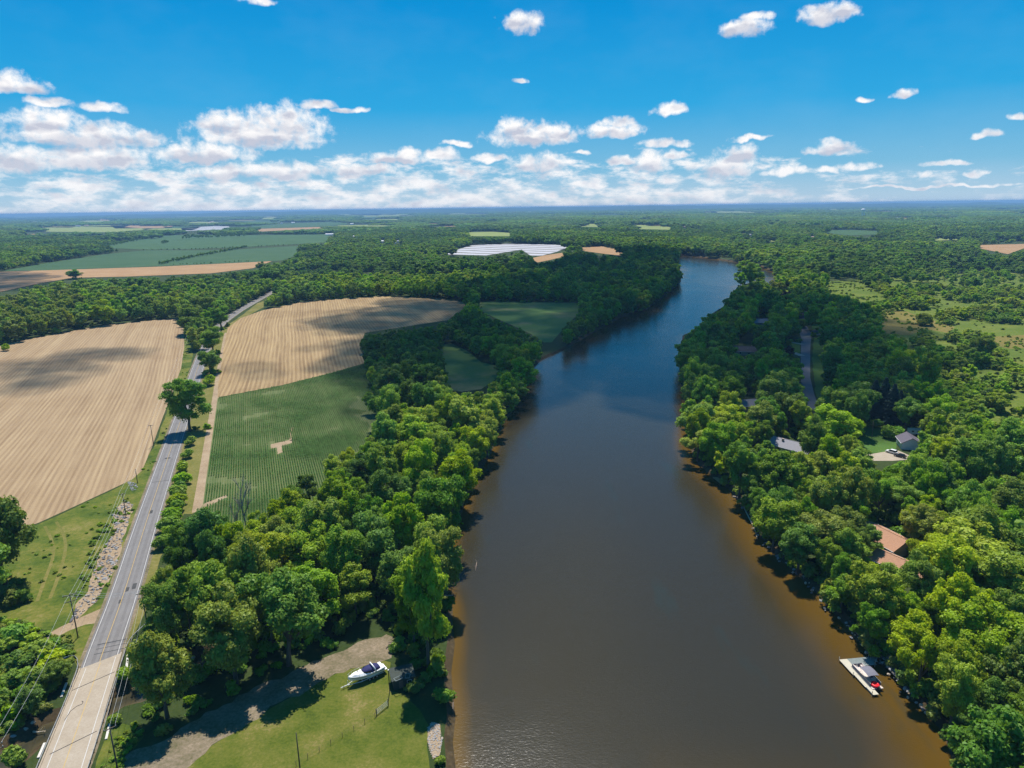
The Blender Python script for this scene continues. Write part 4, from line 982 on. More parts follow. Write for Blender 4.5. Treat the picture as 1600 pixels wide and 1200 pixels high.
# ------------------------------------------------------------------ scattered masses (one object each)
def scatter(name, pts, rot, scl, idx, sources, label, cat):
    col = bpy.data.collections.new(name + ' sources')
    for i, me in enumerate(sources):
        col.objects.link(bpy.data.objects.new(f'{name} source {i:03d}', me))
    me = bpy.data.meshes.new(name); n_ = len(pts)
    me.vertices.add(n_); me.vertices.foreach_set('co', np.asarray(pts, np.float32).ravel())
    for an, ty, val in (('turn', 'FLOAT_VECTOR', rot), ('grow', 'FLOAT_VECTOR', scl)):
        a = me.attributes.new(an, ty, 'POINT'); a.data.foreach_set('vector', np.asarray(val, np.float32).ravel())
    a = me.attributes.new('pick', 'INT', 'POINT'); a.data.foreach_set('value', np.asarray(idx, np.int32))
    o = bpy.data.objects.new(name, me); C.objects.link(o)
    tr = bpy.data.node_groups.new(name + ' scatter', 'GeometryNodeTree')
    tr.interface.new_socket('Geometry', in_out='INPUT', socket_type='NodeSocketGeometry'); tr.interface.new_socket('Geometry', in_out='OUTPUT', socket_type='NodeSocketGeometry')
    t = NT(tr); gi = t.n('NodeGroupInput'); go = t.n('NodeGroupOutput')
    ci = t.n('GeometryNodeCollectionInfo'); ci.inputs[0].default_value = col; ci.inputs[1].default_value = True; ci.inputs[2].default_value = True
    iop = t.n('GeometryNodeInstanceOnPoints'); iop.inputs['Pick Instance'].default_value = True
    tr.links.new(gi.outputs[0], iop.inputs['Points']); tr.links.new(ci.outputs[0], iop.inputs['Instance'])
    for an, ty, so in (('pick', 'INT', 'Instance Index'), ('turn', 'FLOAT_VECTOR', 'Rotation'), ('grow', 'FLOAT_VECTOR', 'Scale')):
        na = t.n('GeometryNodeInputNamedAttribute', data_type=ty); na.inputs['Name'].default_value = an
        tr.links.new([s for s in na.outputs if s.enabled][0], iop.inputs[so])
    tr.links.new(iop.outputs[0], go.inputs[0])
    md = o.modifiers.new('scatter', 'NODES'); md.node_group = tr
    return tag(o, label, cat, kind='stuff')

tones5 = ['dark', 'deep', 'mid', 'bright', 'olive', 'yellow']
src = []; TI = {}
for ti, tn in enumerate(tones5):
    for k in (0, 1, 2): 
        TI[(tn, k)] = len(src); src.append(mixed_mesh('woodland tree', *MID[(ti * 3 + k) % 6], LEAF[tn]))
# big canopy pieces for kilometres away
PATCH0 = len(src)
for ti, tn in enumerate(tones5[:4]):
    rs = np.random.default_rng(500 + ti); n_l = 46
    c_ = np.stack([rs.uniform(-1, 1, n_l), rs.uniform(-1, 1, n_l), rs.uniform(.2, .62, n_l)], 1); rl = rs.uniform(.12, .26, n_l)
    Vs, Qs, Ts, o_ = [], [], [], 0
    li = rs.choice(n_l, 1500); d = rs.normal(size=(1500, 3)); d[:, 2] = np.abs(d[:, 2]); d /= np.linalg.norm(d, axis=1)[:, None]
    p = c_[li] + d * rl[li][:, None] * np.array([1, 1, 1.5])
    nr = d + rs.normal(size=d.shape) * .4; nr /= np.linalg.norm(nr, axis=1)[:, None]
    a = np.cross(nr, rs.normal(size=nr.shape)); a /= np.linalg.norm(a, axis=1)[:, None]; b = np.cross(nr, a); s = rs.uniform(.03, .07, 1500)[:, None]
    V = np.stack([p - a * s, p - b * s, p + a * s, p + b * s], 1).reshape(-1, 3); Q = np.arange(6000).reshape(-1, 4)
    iv, if_ = ico(1); cv = [c_[j] + iv * rl[j] * np.array([.95, .95, 1.4]) for j in range(n_l)]
    T = np.concatenate([if_ + 6000 + j * len(iv) for j in range(n_l)])
    src.append(mixed_mesh('distant canopy', np.concatenate([V] + cv), Q, T, LEAF[tn]))
pts, rot, scl, idx = [], [], [], []
for k in rest:
    x, y, h, r, tone, _ = cand[k]
    pts.append((x, y, 0)); rot.append((0, 0, rng.uniform(0, 6.28))); scl.append((r / 5, r / 5, h / 15)); idx.append(TI[(tone if tone in tones5 else 'mid', int(rng.integers(3)))])
# 0.9 to 3.2 km: trees on a jittered net
N = 62000
th = rng.uniform(-0.72, 0.72, N); dd = 920 + (3300 - 920) * rng.random(N) ** 0.62
X, Y = dd * np.sin(th), dd * np.cos(th); hh = rng.uniform(9, 19, N) * (0.55 + 0.95 * fld(X, Y, 120)); rr = hh * rng.uniform(.3, .52, N) * (1 + (dd - 900) / 4800)
ok = ~open_hit(X, Y, hh, rr, ALLOPEN + [RIVERPX], k=0.3)
gap = fld(X, Y, 190) * .6 + fld(X, Y + 500, 70) * .4
ok &= ~((gap > 0.77) & (dd > 1300))
tf = fld(X, Y, 150) * .42 + fld(X + 333, Y, 32) * .28 + rng.random(N) * .3 + .03
uX, vX = proj(np.stack([X, Y, np.zeros(N)], 1))
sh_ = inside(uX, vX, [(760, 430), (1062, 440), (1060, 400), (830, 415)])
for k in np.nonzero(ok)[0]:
    f = tf[k] - (.08 if sh_[k] else 0) - .17  # far part of the cloud shade, likewise put into darker leaf colour
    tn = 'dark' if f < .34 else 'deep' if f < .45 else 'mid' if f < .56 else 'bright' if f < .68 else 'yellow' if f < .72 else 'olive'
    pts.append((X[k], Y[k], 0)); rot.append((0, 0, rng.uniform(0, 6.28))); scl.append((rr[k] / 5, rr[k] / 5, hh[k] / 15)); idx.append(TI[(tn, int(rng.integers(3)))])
# hedgerows and tree lines between the far fields
for line, h, sp in (([(243, 415), (300, 403), (385, 387)], 7, 6), ([(222, 391.5), (300, 390), (400, 386), (512, 380.5)], 4, 8), ([(270, 414), (338, 411.8)], 3.5, 7), ([(352, 410), (396, 408.5)], 3.5, 7),
                    ([(286, 373.5), (320, 372), (390, 369.5)], 14, 9), ([(286, 371.5), (330, 370), (390, 368)], 14, 9), ([(255, 381), (262, 379)], 10, 8), ([(155, 388), (225, 374)], 10, 14), ([(380, 366), (470, 363), (505, 360)], 10, 14)):
    l_ = [P(u, v) for u, v in line]
    for a, b in zip(l_, l_[1:]):
        for q in range(int((b - a).length / sp)):
            p = a.lerp(b, (q + rng.uniform(.2, .8)) * sp / (b - a).length)
            if rng.random() < .12: continue
            hq = h * rng.uniform(.7, 1.25)
            pts.append((p.x + rng.normal() * 2, p.y + rng.normal() * 3, 0)); rot.append((0, 0, rng.uniform(0, 6))); scl.append((hq / 12, hq / 12, hq / 15)); idx.append(TI[('deep', int(rng.integers(3)))])
# beyond: canopy pieces growing with distance
rr_ = 3150.0
while rr_ < 21500:
    st = rr_ * 0.020; n_ = int(1.5 * rr_ / (st * 1.5))
    a_ = -0.75 + 1.5 * (np.arange(n_) + rng.random(n_)) / n_; q_ = rr_ + rng.uniform(-.5, .5, n_) * st
    x, y = q_ * np.sin(a_), q_ * np.cos(a_); h_ = rng.uniform(15, 23, n_) * (.55 + .9 * fld(x, y, 600)); w_ = st * rng.uniform(.75, 1.1, n_)
    bad = open_hit(x, y, h_, w_, [f[0] for f in FAR_FIELDS] + [OPEN['G2']], zs=np.linspace(0, .85, 6), k=0.7)
    gp = fld(x, y, 420) * .55 + fld(x, y + 700, 1100) * .45
    u_, v_ = proj(np.stack([x, y, np.zeros(n_)], 1))
    bad |= gp > np.where(u_ < 560, .62, .74)
    for k in np.nonzero(~bad)[0]:
        pts.append((x[k], y[k], 0)); rot.append((0, 0, rng.uniform(0, 6.28))); scl.append((w_[k], w_[k] , h_[k])); idx.append(PATCH0 + int(np.clip((fld(x[k:k + 1], y[k:k + 1], 900)[0] * .8 + rng.random() * .2) * 3.6 - 1.1, 0, 3)))
    rr_ += st
scatter('woods', pts, rot, scl, idx, src, 'unbroken green woods covering the plain out to the horizon', 'woods')
print('woods', len(pts))
# ground for the far openings: light fields show through the gaps
# undergrowth at the feet of the near woods and along the verge
pts, rot, scl, idx = [], [], [], []
us = [mixed_mesh('undergrowth clump', *shrub_np(400 + k, 260, 0.26), LEAF[tn]) for k, tn in enumerate(['deep', 'mid', 'bright', 'olive', 'dark'])]
for k in pick + rest[:900]:
    x, y, h, r, tone, _ = cand[k]
    for _ in range(9):
        a, q = rng.uniform(0, 6.28), r * rng.uniform(.3, 1.35)
        pts.append((x + q * math.cos(a), y + q * math.sin(a), -0.1)); s = rng.uniform(.6, 2.1); rot.append((0, 0, rng.uniform(0, 6))); scl.append((s, s, s * rng.uniform(.7, 1.2))); idx.append(int(rng.integers(5)))
for poly, dn, smin, smax in ((MEADOW, .05, .25, .7), (SLOPE, .5, .3, .8), (LOWLEFT, .35, .5, 1.4), ([(205, 800), (178, 790), (150, 830), (120, 900), (120, 940), (150, 880), (180, 830)], .25, .4, 1.0), (BROWN_1, .02, .5, 1.5), (BROWN_2, .02, .5, 1.2), (BROWN_3, .02, .6, 1.6), (SCRUB, .035, .5, 1.5)):
    w_ = [P(u, v) for u, v in poly]; xs = [p.x for p in w_]; ys = [p.y for p in w_]
    n_ = int(min(6000, (max(xs) - min(xs)) * (max(ys) - min(ys)) * dn))
    x = rng.uniform(min(xs), max(xs), n_); y = rng.uniform(min(ys), max(ys), n_)
    okk = inside(x, y, [(p.x, p.y) for p in w_]) & (fld(x, y, 14) > (.52 if dn < .2 else .2))
    for k in np.nonzero(okk)[0]:
        s = rng.uniform(smin, smax); pts.append((x[k], y[k], -.08)); rot.append((0, 0, rng.uniform(0, 6))); scl.append((s, s, s * .7)); idx.append(int(rng.choice([1, 2, 3, 3])))
A_ = np.array(pts); u_, v_ = proj(A_)
bad = np.zeros(len(A_), bool)
for pl in (FIELD_A, FIELD_B, FIELD_C, PATHP, LAWN, ROADPOLY, RIVERPX, LANE, DRIVE, BRIDGE_KEEP, CREEKPX, LAWN_R4, LAWN_R1): bad |= inside(u_, v_, pl)
bad |= np.hypot(A_[:, 0], A_[:, 1]) < 60
kk = np.nonzero(~bad)[0]
scatter('undergrowth', A_[kk], np.array(rot)[kk], np.array(scl)[kk], np.array(idx)[kk], us, 'low green weeds and brush at the feet of the trees', 'undergrowth')
# corn in rows
rs = np.random.default_rng(77); n_ = 170
px = rs.uniform(-1.5, 1.5, n_); base = np.stack([px, rs.normal(size=n_) * .05, rs.uniform(.1, .75, n_)], 1); a = rs.uniform(0, 6.28, n_)
dr = np.stack([np.cos(a), np.sin(a), rs.uniform(.1, .9, n_)], 1) * rs.uniform(.22, .42, n_)[:, None]; sd_ = np.stack([-np.sin(a), np.cos(a), np.zeros(n_)], 1) * .06
V = np.stack([base, base + dr * .6 + sd_, base + dr - np.array([0, 0, .12]), base + dr * .6 - sd_], 1).reshape(-1, 3)
cm, ct, cout = mat('corn leaves')
cb = ct.n('ShaderNodeHueSaturation', {'Hue': 0.5, 'Saturation': 1.0, 'Value': ct.mr(ct.n('ShaderNodeObjectInfo').outputs['Random'], 0, 1, .75, 1.2), 'Color': (0.085, 0.17, 0.045, 1)}).outputs[0]
cmx = ct.n('ShaderNodeMixShader', {0: .3, 1: ct.n('ShaderNodeBsdfDiffuse', {'Color': cb}).outputs[0], 2: ct.n('ShaderNodeBsdfTranslucent', {'Color': cb}).outputs[0]})
ct.t.links.new(cmx.outputs[0], cout.inputs[0])
corn = mixed_mesh('corn plants', V, np.arange(4 * n_).reshape(-1, 4), None, cm)
p0, p1 = P(316, 790), P(340, 622); dv = (p1 - p0).normalized(); nv = Vector((dv.y, -dv.x, 0)); ang = math.atan2(dv.y, dv.x)
cw_ = [P(u, v) for u, v in FIELD_CX]; la = [(p - p0).dot(dv) for p in cw_]; na_ = [(p - p0).dot(nv) for p in cw_]
gx, gy = np.meshgrid(np.arange(min(la), max(la), 2.9), np.arange(min(na_), max(na_), 0.9)); gx = gx.ravel() + rng.uniform(-.2, .2, gx.size); gy = gy.ravel()
X = p0.x + dv.x * gx + nv.x * gy; Y = p0.y + dv.y * gx + nv.y * gy
u_, v_ = proj(np.stack([X, Y, np.zeros(X.size)], 1)); okk = inside(u_, v_, FIELD_CX)
for pl in ([(421, 693), (456, 686), (457, 693), (442, 698), (443, 708), (432, 711), (430, 700), (422, 702)], [(316, 787), (355, 772), (356, 778), (316, 795)]): okk &= ~inside(u_, v_, pl)
thin = fld(X, Y, 22) * .6 + fld(X, Y + 99, 7) * .4 + np.clip((u_ - 545) / 70, 0, .5) * (v_ > 620)
okk &= thin < .74
kk = np.nonzero(okk)[0]; vig = np.clip(1.25 - thin[kk], .55, 1.1)
scatter('corn_crop', np.stack([X[kk], Y[kk], np.zeros(len(kk))], 1), np.stack([np.zeros(len(kk)), np.zeros(len(kk)), ang + rng.choice([0, math.pi], len(kk))], 1), np.stack([np.ones(len(kk)), vig * 1.25, vig], 1), np.zeros(len(kk)), [corn], 'rows of knee high green corn beside the dirt track', 'corn')
# rocks: riprap of the right bank, rubble by the road, gravel heap, creek stones
def rock_mesh(seed):
    iv, if_ = ico(2); rs = np.random.default_rng(seed); k = rs.normal(size=(4, 3))
    f = 1 + .28 * np.sin(iv @ k[0] * 2.2) + .2 * np.sin(iv @ k[1] * 3.1 + 1); v_ = iv * f[:, None] * np.array([1, rs.uniform(.6, .9), rs.uniform(.45, .7)])
    me = bpy.data.meshes.new('rock'); me.from_pydata(v_.tolist(), [], if_.tolist()); return me
RM = [pbr('grey rock', (0.30, 0.29, 0.28), .9, var=.2, scale=2, bump=.5), pbr('tan rock', (0.42, 0.34, 0.26), .9, var=.2, scale=2, bump=.5), pbr('dark rock', (0.13, 0.125, 0.13), .9, var=.2, scale=2, bump=.5)]
rks = [rock_mesh(k) for k in range(6)]
for i, r_ in enumerate(rks): r_.materials.append(RM[i % 3])
pts, scl, idx = [], [], []
def rocks(poly, n_, a, b, ch):
    w_ = [P(u, v) for u, v in poly]; xs = [p.x for p in w_]; ys = [p.y for p in w_]; c_ = 0
    for _ in range(n_ * 8):
        x, y = random.uniform(min(xs), max(xs)), random.uniform(min(ys), max(ys))
        if inside(np.array([x]), np.array([y]), [(p.x, p.y) for p in w_])[0]:
            s = random.uniform(a, b) * random.uniform(.5, 1); pts.append((x, y, s * .15)); scl.append((s, s, s)); idx.append(random.choice(ch)); c_ += 1
            if c_ >= n_: break
rocks(BANKBIT, 260, .15, .5, [0, 3, 2, 5, 2]); rocks(RUBBLE, 560, .12, .6, [0, 1, 3, 4, 0, 2, 5]); rocks([(668, 1138), (676, 1128), (686, 1132), (691, 1155), (687, 1180), (676, 1186), (669, 1165)], 420, .08, .28, [1, 4, 1, 0])
rocks([(198, 752), (212, 754), (216, 764), (206, 768)], 40, .2, .5, [0, 3])
for i in range(0, len(river_b)):
    u, v = proj(river_b[i])
    if 1150 < u < 1480 and v > 770:
        for _ in range(14): s = random.uniform(.15, .5); pts.append((river_b[i].x + random.uniform(-3.4, 1.6), river_b[i].y + random.uniform(-2.5, 2.5), -.7 + random.uniform(-.4, .6))); scl.append((s, s, s)); idx.append(random.choice([0, 3, 1, 4, 2]))
for p in creek_b:
    if random.random() < .5: s = random.uniform(.2, .6); pts.append((p.x + random.uniform(-1, 1), p.y + random.uniform(-1, 1), -.6)); scl.append((s, s, s)); idx.append(random.choice([1, 4, 0]))
scatter('rocks', pts, [(random.uniform(-.5, .5), random.uniform(-.5, .5), random.uniform(0, 6)) for _ in pts], scl, idx, rks, 'loose grey and tan stones along the bank and roadside rubble', 'rocks')

# ------------------------------------------------------------------ cumulus overhead: what shades the middle woods
cm_, ct_, co_ = mat('cumulus vapour')
mx = ct_.n('ShaderNodeMixShader', {0: 0.30, 1: ct_.n('ShaderNodeBsdfTransparent').outputs[0], 2: ct_.n('ShaderNodeMixShader', {0: .35, 1: ct_.n('ShaderNodeBsdfDiffuse', {'Color': (.8, .8, .84, 1)}).outputs[0], 2: ct_.n('ShaderNodeBsdfTranslucent', {'Color': (.9, .9, .92, 1)}).outputs[0]}).outputs[0]})
ct_.t.links.new(mx.outputs[0], co_.inputs[0])
cm2_ = cm_.copy()
for nd_ in cm2_.node_tree.nodes:
    if nd_.type == 'MIX_SHADER' and abs(nd_.inputs[0].default_value - .30) < 1e-4: nd_.inputs[0].default_value = .14
def cloud(poly, label, zc, rad, step, edge=1.0, keepf=1.0):
    w_ = [P(u, v) for u, v in poly]; xs = [p.x for p in w_]; ys = [p.y for p in w_]
    iv, if_ = ico(3); V, T, n_ = [], [], 0
    off = Vector(SUN_DIR) * (zc / SUN_DIR.z)
    y = min(ys)
    pl = [(p.x, p.y) for p in w_]
    while y < max(ys):
        x = min(xs)
        while x < max(xs):
            a, b = x + random.uniform(-.45, .45) * step, y + random.uniform(-.45, .45) * step
            if inside(np.array([a]), np.array([b]), pl)[0] and random.random() < keepf:
                r_ = rad * random.uniform(.7, 1.3); z_ = random.uniform(-.1, .3) * rad
                q = iv * (1 + .13 * np.sin(iv @ np.array([5, 3, 4]) + n_) + .08 * np.sin(iv @ np.array([-9, 8, 7]) + n_ * 2))[:, None] * np.array([r_, r_, r_ * .45])
                V.append(q + np.array([a, b, 0]) + np.array(off) + np.array([0, 0, z_])); T.append(if_ + n_ * len(iv)); n_ += 1
            x += step
        y += step
    me = bpy.data.meshes.new('cloud'); me.from_pydata(np.concatenate(V).tolist(), [], np.concatenate(T).tolist()); me.materials.append(cm_ if rad > 30 else cm2_)
    me.polygons.foreach_set('use_smooth', [True] * len(me.polygons))
    o = bpy.data.objects.new('cloud', me); C.objects.link(o); tag(o, label, 'cloud', kind='structure')
CLOUDS = [(SHADEPX, 'broad white cumulus high over the middle of the river', 900, 42, 42, 1.0)]
CLOUDS += [([(-10, 572), (70, 552), (150, 545), (235, 538), (242, 548), (180, 566), (120, 590), (60, 612), (0, 626)], 'thin cloud streak high over the left tan field', 900, 13, 13, .7),
           ([(470, 505), (560, 480), (700, 470), (730, 480), (640, 510), (580, 540), (560, 572), (470, 585), (350, 596), (345, 575), (430, 560), (500, 530)], 'ragged cloud high over the golden field', 900, 17, 20, .5),
           ([(-60, 424), (20, 426), (70, 434), (60, 446), (0, 454), (-60, 462)], 'small cloud high over the grain strip', 1000, 32, 34, .8)]
for pl, lb, zc, rad, step, kf in CLOUDS: cloud(pl, lb, zc, rad, step, keepf=kf)

# ------------------------------------------------------------------ air
HZ = 33000.0
mb = MB(); mb.box((0, HZ * .45, (114 - 5) / 2), (HZ * 2, HZ * 1.2, 119))
hm, ht, ho = mat('haze'); pv_ = ht.n('ShaderNodeVolumePrincipled', {'Color': (0.30, 0.56, 0.88, 1), 'Density': 0.85e-4, 'Anisotropy': 0.0})
ht.t.links.new(pv_.outputs[0], ho.inputs['Volume'])
tag(mb.build('haze', hm), 'thin blue summer haze over the plain', 'haze', kind='stuff')
# ================================================================== things people made
M_gel = pbr('white gelcoat', (0.80, 0.80, 0.79), .25, var=.04, spec=.5)
M_navy = pbr('navy canvas', (0.020, 0.022, 0.095), .8, var=.2, scale=4)
M_glass = pbr('dark tinted glass', (0.015, 0.017, 0.02), .08, var=.05, spec=.6)
M_steel = pbr('galvanised steel', (0.46, 0.47, 0.48), .45, .7, var=.1)
M_black = pbr('black rubber', (0.02, 0.02, 0.02), .7, var=.1)
M_trail = pbr('white trailer paint', (0.62, 0.62, 0.6), .5, var=.1)
M_pole = pbr('weathered pole wood', (0.13, 0.10, 0.075), .9, var=.25, scale=2, bump=.3)
M_plank = pbr('pale dock planks', (0.52, 0.475, 0.37), .8, var=.14, scale=6)
M_brownplank = pbr('brown dock planks', (0.40, 0.22, 0.10), .8, var=.2, scale=5)
M_greyplank = pbr('grey dock planks', (0.20, 0.23, 0.22), .8, var=.18, scale=5)
M_alu = pbr('brushed aluminium', (0.62, 0.63, 0.64), .35, .8, var=.08)
M_grey = pbr('grey bimini canvas', (0.16, 0.155, 0.19), .8, var=.12, scale=4)
M_red = pbr('red vinyl', (0.72, 0.01, 0.02), .4, var=.08)
M_beige = pbr('beige vinyl', (0.62, 0.52, 0.46), .6, var=.08)
M_darkwood = pbr('dark stained boards', (0.045, 0.055, 0.045), .85, var=.3, scale=3)
M_roofb = pbr('brown orange shingles', (0.40, 0.215, 0.13), .9, var=.2, scale=2.2, bump=.4)
M_roofg = pbr('grey shingles', (0.25, 0.24, 0.26), .9, var=.14, scale=3.0, bump=.3)
M_roofd = pbr('dark violet grey shingles', (0.115, 0.10, 0.125), .9, var=.15, scale=3.0, bump=.3)
M_roofm = pbr('dull brown shingles', (0.14, 0.10, 0.09), .9, var=.15, scale=3.0, bump=.3)
M_siding = pbr('white house siding', (0.66, 0.68, 0.72), .7, var=.05)
M_tan = pbr('tan house siding', (0.42, 0.33, 0.25), .8, var=.1)
M_concw = pbr('pale cast concrete', (0.60, 0.56, 0.50), .85, var=.12, scale=1.5)
M_carw = pbr('white car paint', (0.78, 0.78, 0.78), .25, var=.03, spec=.5)
M_card = pbr('black car paint', (0.015, 0.017, 0.022), .2, var=.05, spec=.6)
M_lightred = pbr('red lamp glass', (0.5, 0.02, 0.02), .3)
M_rustbrown = pbr('brown stained timber', (0.20, 0.11, 0.06), .85, var=.25, scale=3)

def at(u, v, z=0.0): return P(u, v, z)
def heading(a, b): return math.atan2((b - a).y, (b - a).x)

# ---------------------------------------------------------------- bridge
bc = P(124, 1120)
br = thing('bridge', 'pale concrete road bridge over the small creek', 'bridge', (bc.x, bc.y, 0))
def loc(p): return (p.x - bc.x, p.y - bc.y)
L0, R0, R1, L1 = P(124, 1046), P(191, 1020), P(134, 1215), P(44, 1240)
mb = MB(); mb.prism([loc(p) for p in (L0, R0, R1, L1)], -0.75, 0.075); mb.build('deck', M_conc, br)
def lerp2(a, b, t): return a.lerp(b, t)
for t_, nm in ((0.16, 0), (0.79, 1)):
    a, b = (P(109, 1081), P(184, 1048)) if nm == 0 else (P(74, 1181), P(155, 1141))
    d = (b - a).normalized(); n_ = Vector((-d.y, d.x, 0)) * .10
    mb = MB(); mb.prism([loc(q) for q in (a + d * .4 - n_, b - d * .4 - n_, b - d * .4 + n_, a + d * .4 + n_)], 0.05, 0.083); mb.build('deck_joint', M_black, br)
for a, b in ((L0, L1), (R0, R1)):
    d = (b - a).normalized(); n_ = Vector((-d.y, d.x, 0)); s = 1 if n_.dot(bc - a) > 0 else -1
    q = [a, b, b + n_ * .3 * s, a + n_ * .3 * s]
    mb = MB(); mb.prism([loc(x) for x in q], 0.02, 0.28); mb.build('kerb', M_conc, br)
for (u, v), (u2, v2) in (((104, 1068), (96, 1090)), ((200, 1022), (198, 1045)), ((172, 1131), (166, 1156)), ((70, 1162), (60, 1185))):
    a, b = P(u, v), P(u2, v2); d = (b - a).normalized(); n_ = Vector((-d.y, d.x, 0)) * .22
    mb = MB(); mb.prism([loc(x) for x in (a - n_, b - n_, b + n_, a + n_)], -1.8, 0.25); mb.build('wing_wall', M_concw, br)
for t_ in (0.1, 0.88):
    a, b = L0.lerp(L1, t_), R0.lerp(R1, t_); d = (L1 - L0).normalized() * .5
    mb = MB(); mb.prism([loc(x) for x in (a - d, b - d, b + d, a + d)], -2.6, -0.76); mb.build('abutment', M_concw, br)
edge = lambda t, s: (L0.lerp(L1, t)).lerp(R0.lerp(R1, t), s)
for s, m_, nm in ((.86, M_white, 'edge_line'), (.17, M_white, 'edge_line'), (.50, M_yellow, 'centre_line')):
    w_ = .06; mb = MB(); mb.prism([loc(x) for x in (edge(.02, s - w_ / 8), edge(.97, s - w_ / 8), edge(.97, s + w_ / 8), edge(.02, s + w_ / 8))], 0.074, 0.0795); mb.build(nm, M_white if m_ is M_white else M_yellow, br)
mb = MB(); mb.tube([Vector((*loc(P(u, v)), .085)) for u, v in ((101, 1126), (110, 1112), (120, 1104), (128, 1101), (130, 1097), (128, 1096))], .06, 5); mb.build('tar_seam', M_black, br)

def guardrail(line, label, group='guardrails of the bridge'):
    l_ = smooth_line([P(u, v) for u, v in line], 2); o_ = l_[len(l_) // 2]
    g_ = thing('guardrail', label, 'guardrail', (o_.x, o_.y, 0), group=group)
    q = [p - o_ for p in l_]
    prof = ((0.0, .82), (.06, .77), (.0, .68), (.06, .59), (.0, .52), (-.03, .52), (.03, .59), (-.03, .68), (.03, .77), (-.03, .82))
    secs = []
    for i, p in enumerate(q):
        d = q[min(i + 1, len(q) - 1)] - q[max(i - 1, 0)]; n_ = Vector((-d.y, d.x, 0)).normalized()
        secs.append([p + n_ * a + Vector((0, 0, z)) for a, z in prof])
    mb = MB(); mb.loft(secs); mb.build('rail', M_steel, g_)
    acc = 0
    for a, b in zip(q, q[1:]):
        acc += (b - a).length
        if acc > 1.9:
            acc = 0; mb = MB(); mb.box((b.x, b.y, .35), (.16, .16, .9)); mb.build('post', M_pole, g_)
guardrail([(262, 962), (246, 967), (229, 978), (215, 990), (203, 1003), (198, 1014), (194, 1028), (188, 1045), (178, 1076), (165, 1118), (155, 1150), (146, 1180), (134, 1216)], 'steel guardrail along the bridge side nearer the river')
guardrail([(78, 1053), (88, 1040), (100, 1032), (112, 1028), (120, 1030), (123, 1038), (121, 1052), (111, 1078), (99, 1108), (84, 1143), (68, 1180), (48, 1228)], 'steel guardrail with a curled end along the bridge side away from the river')

# ---------------------------------------------------------------- poles and wires
def pole(u, v, vtop, label, arms=(), lean=(0, 0), r=.16, rz=0.0):
    b = P(u, v); h = height_for(b, vtop)
    t = thing('utility_pole', label, 'utility pole', b, rz, 'wooden poles beside road and lanes')
    mb = MB(); mb.tube([(0, 0, -.6), (lean[0] * .5, lean[1] * .5, h * .5), (lean[0], lean[1], h)], [r, r * .85, r * .65], 9); mb.build('pole', M_pole, t, smooth=True)
    for z, w_ in arms:
        mb = MB(); mb.box((lean[0], lean[1] - .13, h - z), (w_, .12, .14)); a = mb.build('crossarm', M_pole, t)
        for k in (-.46, 0.0, .46):
            mb = MB(); mb.tube([(lean[0] + k * w_, lean[1] - .13, h - z + .07), (lean[0] + k * w_, lean[1] - .13, h - z + .17), (lean[0] + k * w_, lean[1] - .13, h - z + .3)], [.05, .08, .05], 7)
            mb.build('insulator', M_concw, a)
        mb = MB()
        for s in (-1, 1): mb.tube([(lean[0], lean[1] - .13, h - z - .7), (lean[0] + s * w_ * .3, lean[1] - .13, h - z)], .03, 5)
        mb.build('brace', M_steel, t)
    return Vector((b.x, b.y, h)), rz
def tip(pl, k, w_, z=0.0):
    (b, rz) = pl; return b + Vector((math.cos(rz) * k * w_ + math.sin(rz) * .13, math.sin(rz) * k * w_ - math.cos(rz) * .13, .28 - z))
road_rz = heading(P(157, 1032), P(226, 825)) - math.pi / 2
pA = pole(122, 996, 928, 'tall pole with two crossarms at the dirt turn left of the road', [(.25, 3.0), (1.9, 2.6)], rz=road_rz + .35)
pB = pole(230, 977, 925, 'pole with crossarms on the river side of the road by the guardrail', [(.2, 2.8), (1.5, 2.2)], rz=road_rz + .35)
pC = pole(197, 806, 771, 'pole standing in the rubble strip left of the road', [(.2, 2.0)], rz=road_rz)
pD = pole(215, 755, 733, 'short pole at the corner of the left tan field', [], rz=road_rz)
pE = pole(240, 696, 664, 'pole on the edge of the left tan field opposite the large roadside tree', [(.2, 2.0)], rz=road_rz)
pF = pole(186, 1214, 1136, 'pole between the bridge and the gravel drive', [(.25, 2.0)], rz=road_rz + .35)
pG = pole(469, 1203, 1145, 'slim pole standing alone on the mown lawn', [], r=.13)
pH = pole(1294, 641, 609, 'pole on the grass strip beside the lane', [(.2, 1.6)])
pI = pole(1362, 684, 659, 'pole at the left end of the clipped hedge in the back lawn', [])
pJ = pole(304, 524, 503, 'pole against the dark tree at the far corner of the left tan field', [(.2, 2.0)], rz=road_rz)
pK = pole(12, 1258, 1166, 'grey-topped pole with crossarm in the bottom corner below the creek', [(.1, 2.6), (.9, 2.6)], rz=.9, r=.2)
M_wire = pbr('aluminium wire', (0.5, 0.5, 0.5), .5, .3, var=.05)
def wires(pa, pb, label, offs, sag=.8, wa=3.0, wb=3.0, za=0.0, zb=0.0):
    o_ = pa[0]; t = thing('power_line', label, 'power line', (o_.x, o_.y, 0), group='spans of overhead wire')
    for k in offs:
        a, b = tip(pa, k, wa, za), tip(pb, k, wb, zb); pts = []
        for i in range(13):
            s = i / 12; p = a.lerp(b, s) - Vector((o_.x, o_.y, 0)); p.z -= sag * 4 * s * (1 - s); pts.append(p)
        mb = MB(); mb.tube(pts, .022, 5); mb.build('wire', M_wire, t)
wires(pA, pB, 'wires crossing the road between the two crossarm poles', (-.46, 0, .46), .9, 3.0, 2.8)
wires(pA, pC, 'wires from the tall crossarm pole up to the rubble strip pole', (-.46, 0, .46), 1.2, 2.6, 2.0, 1.9, .2)
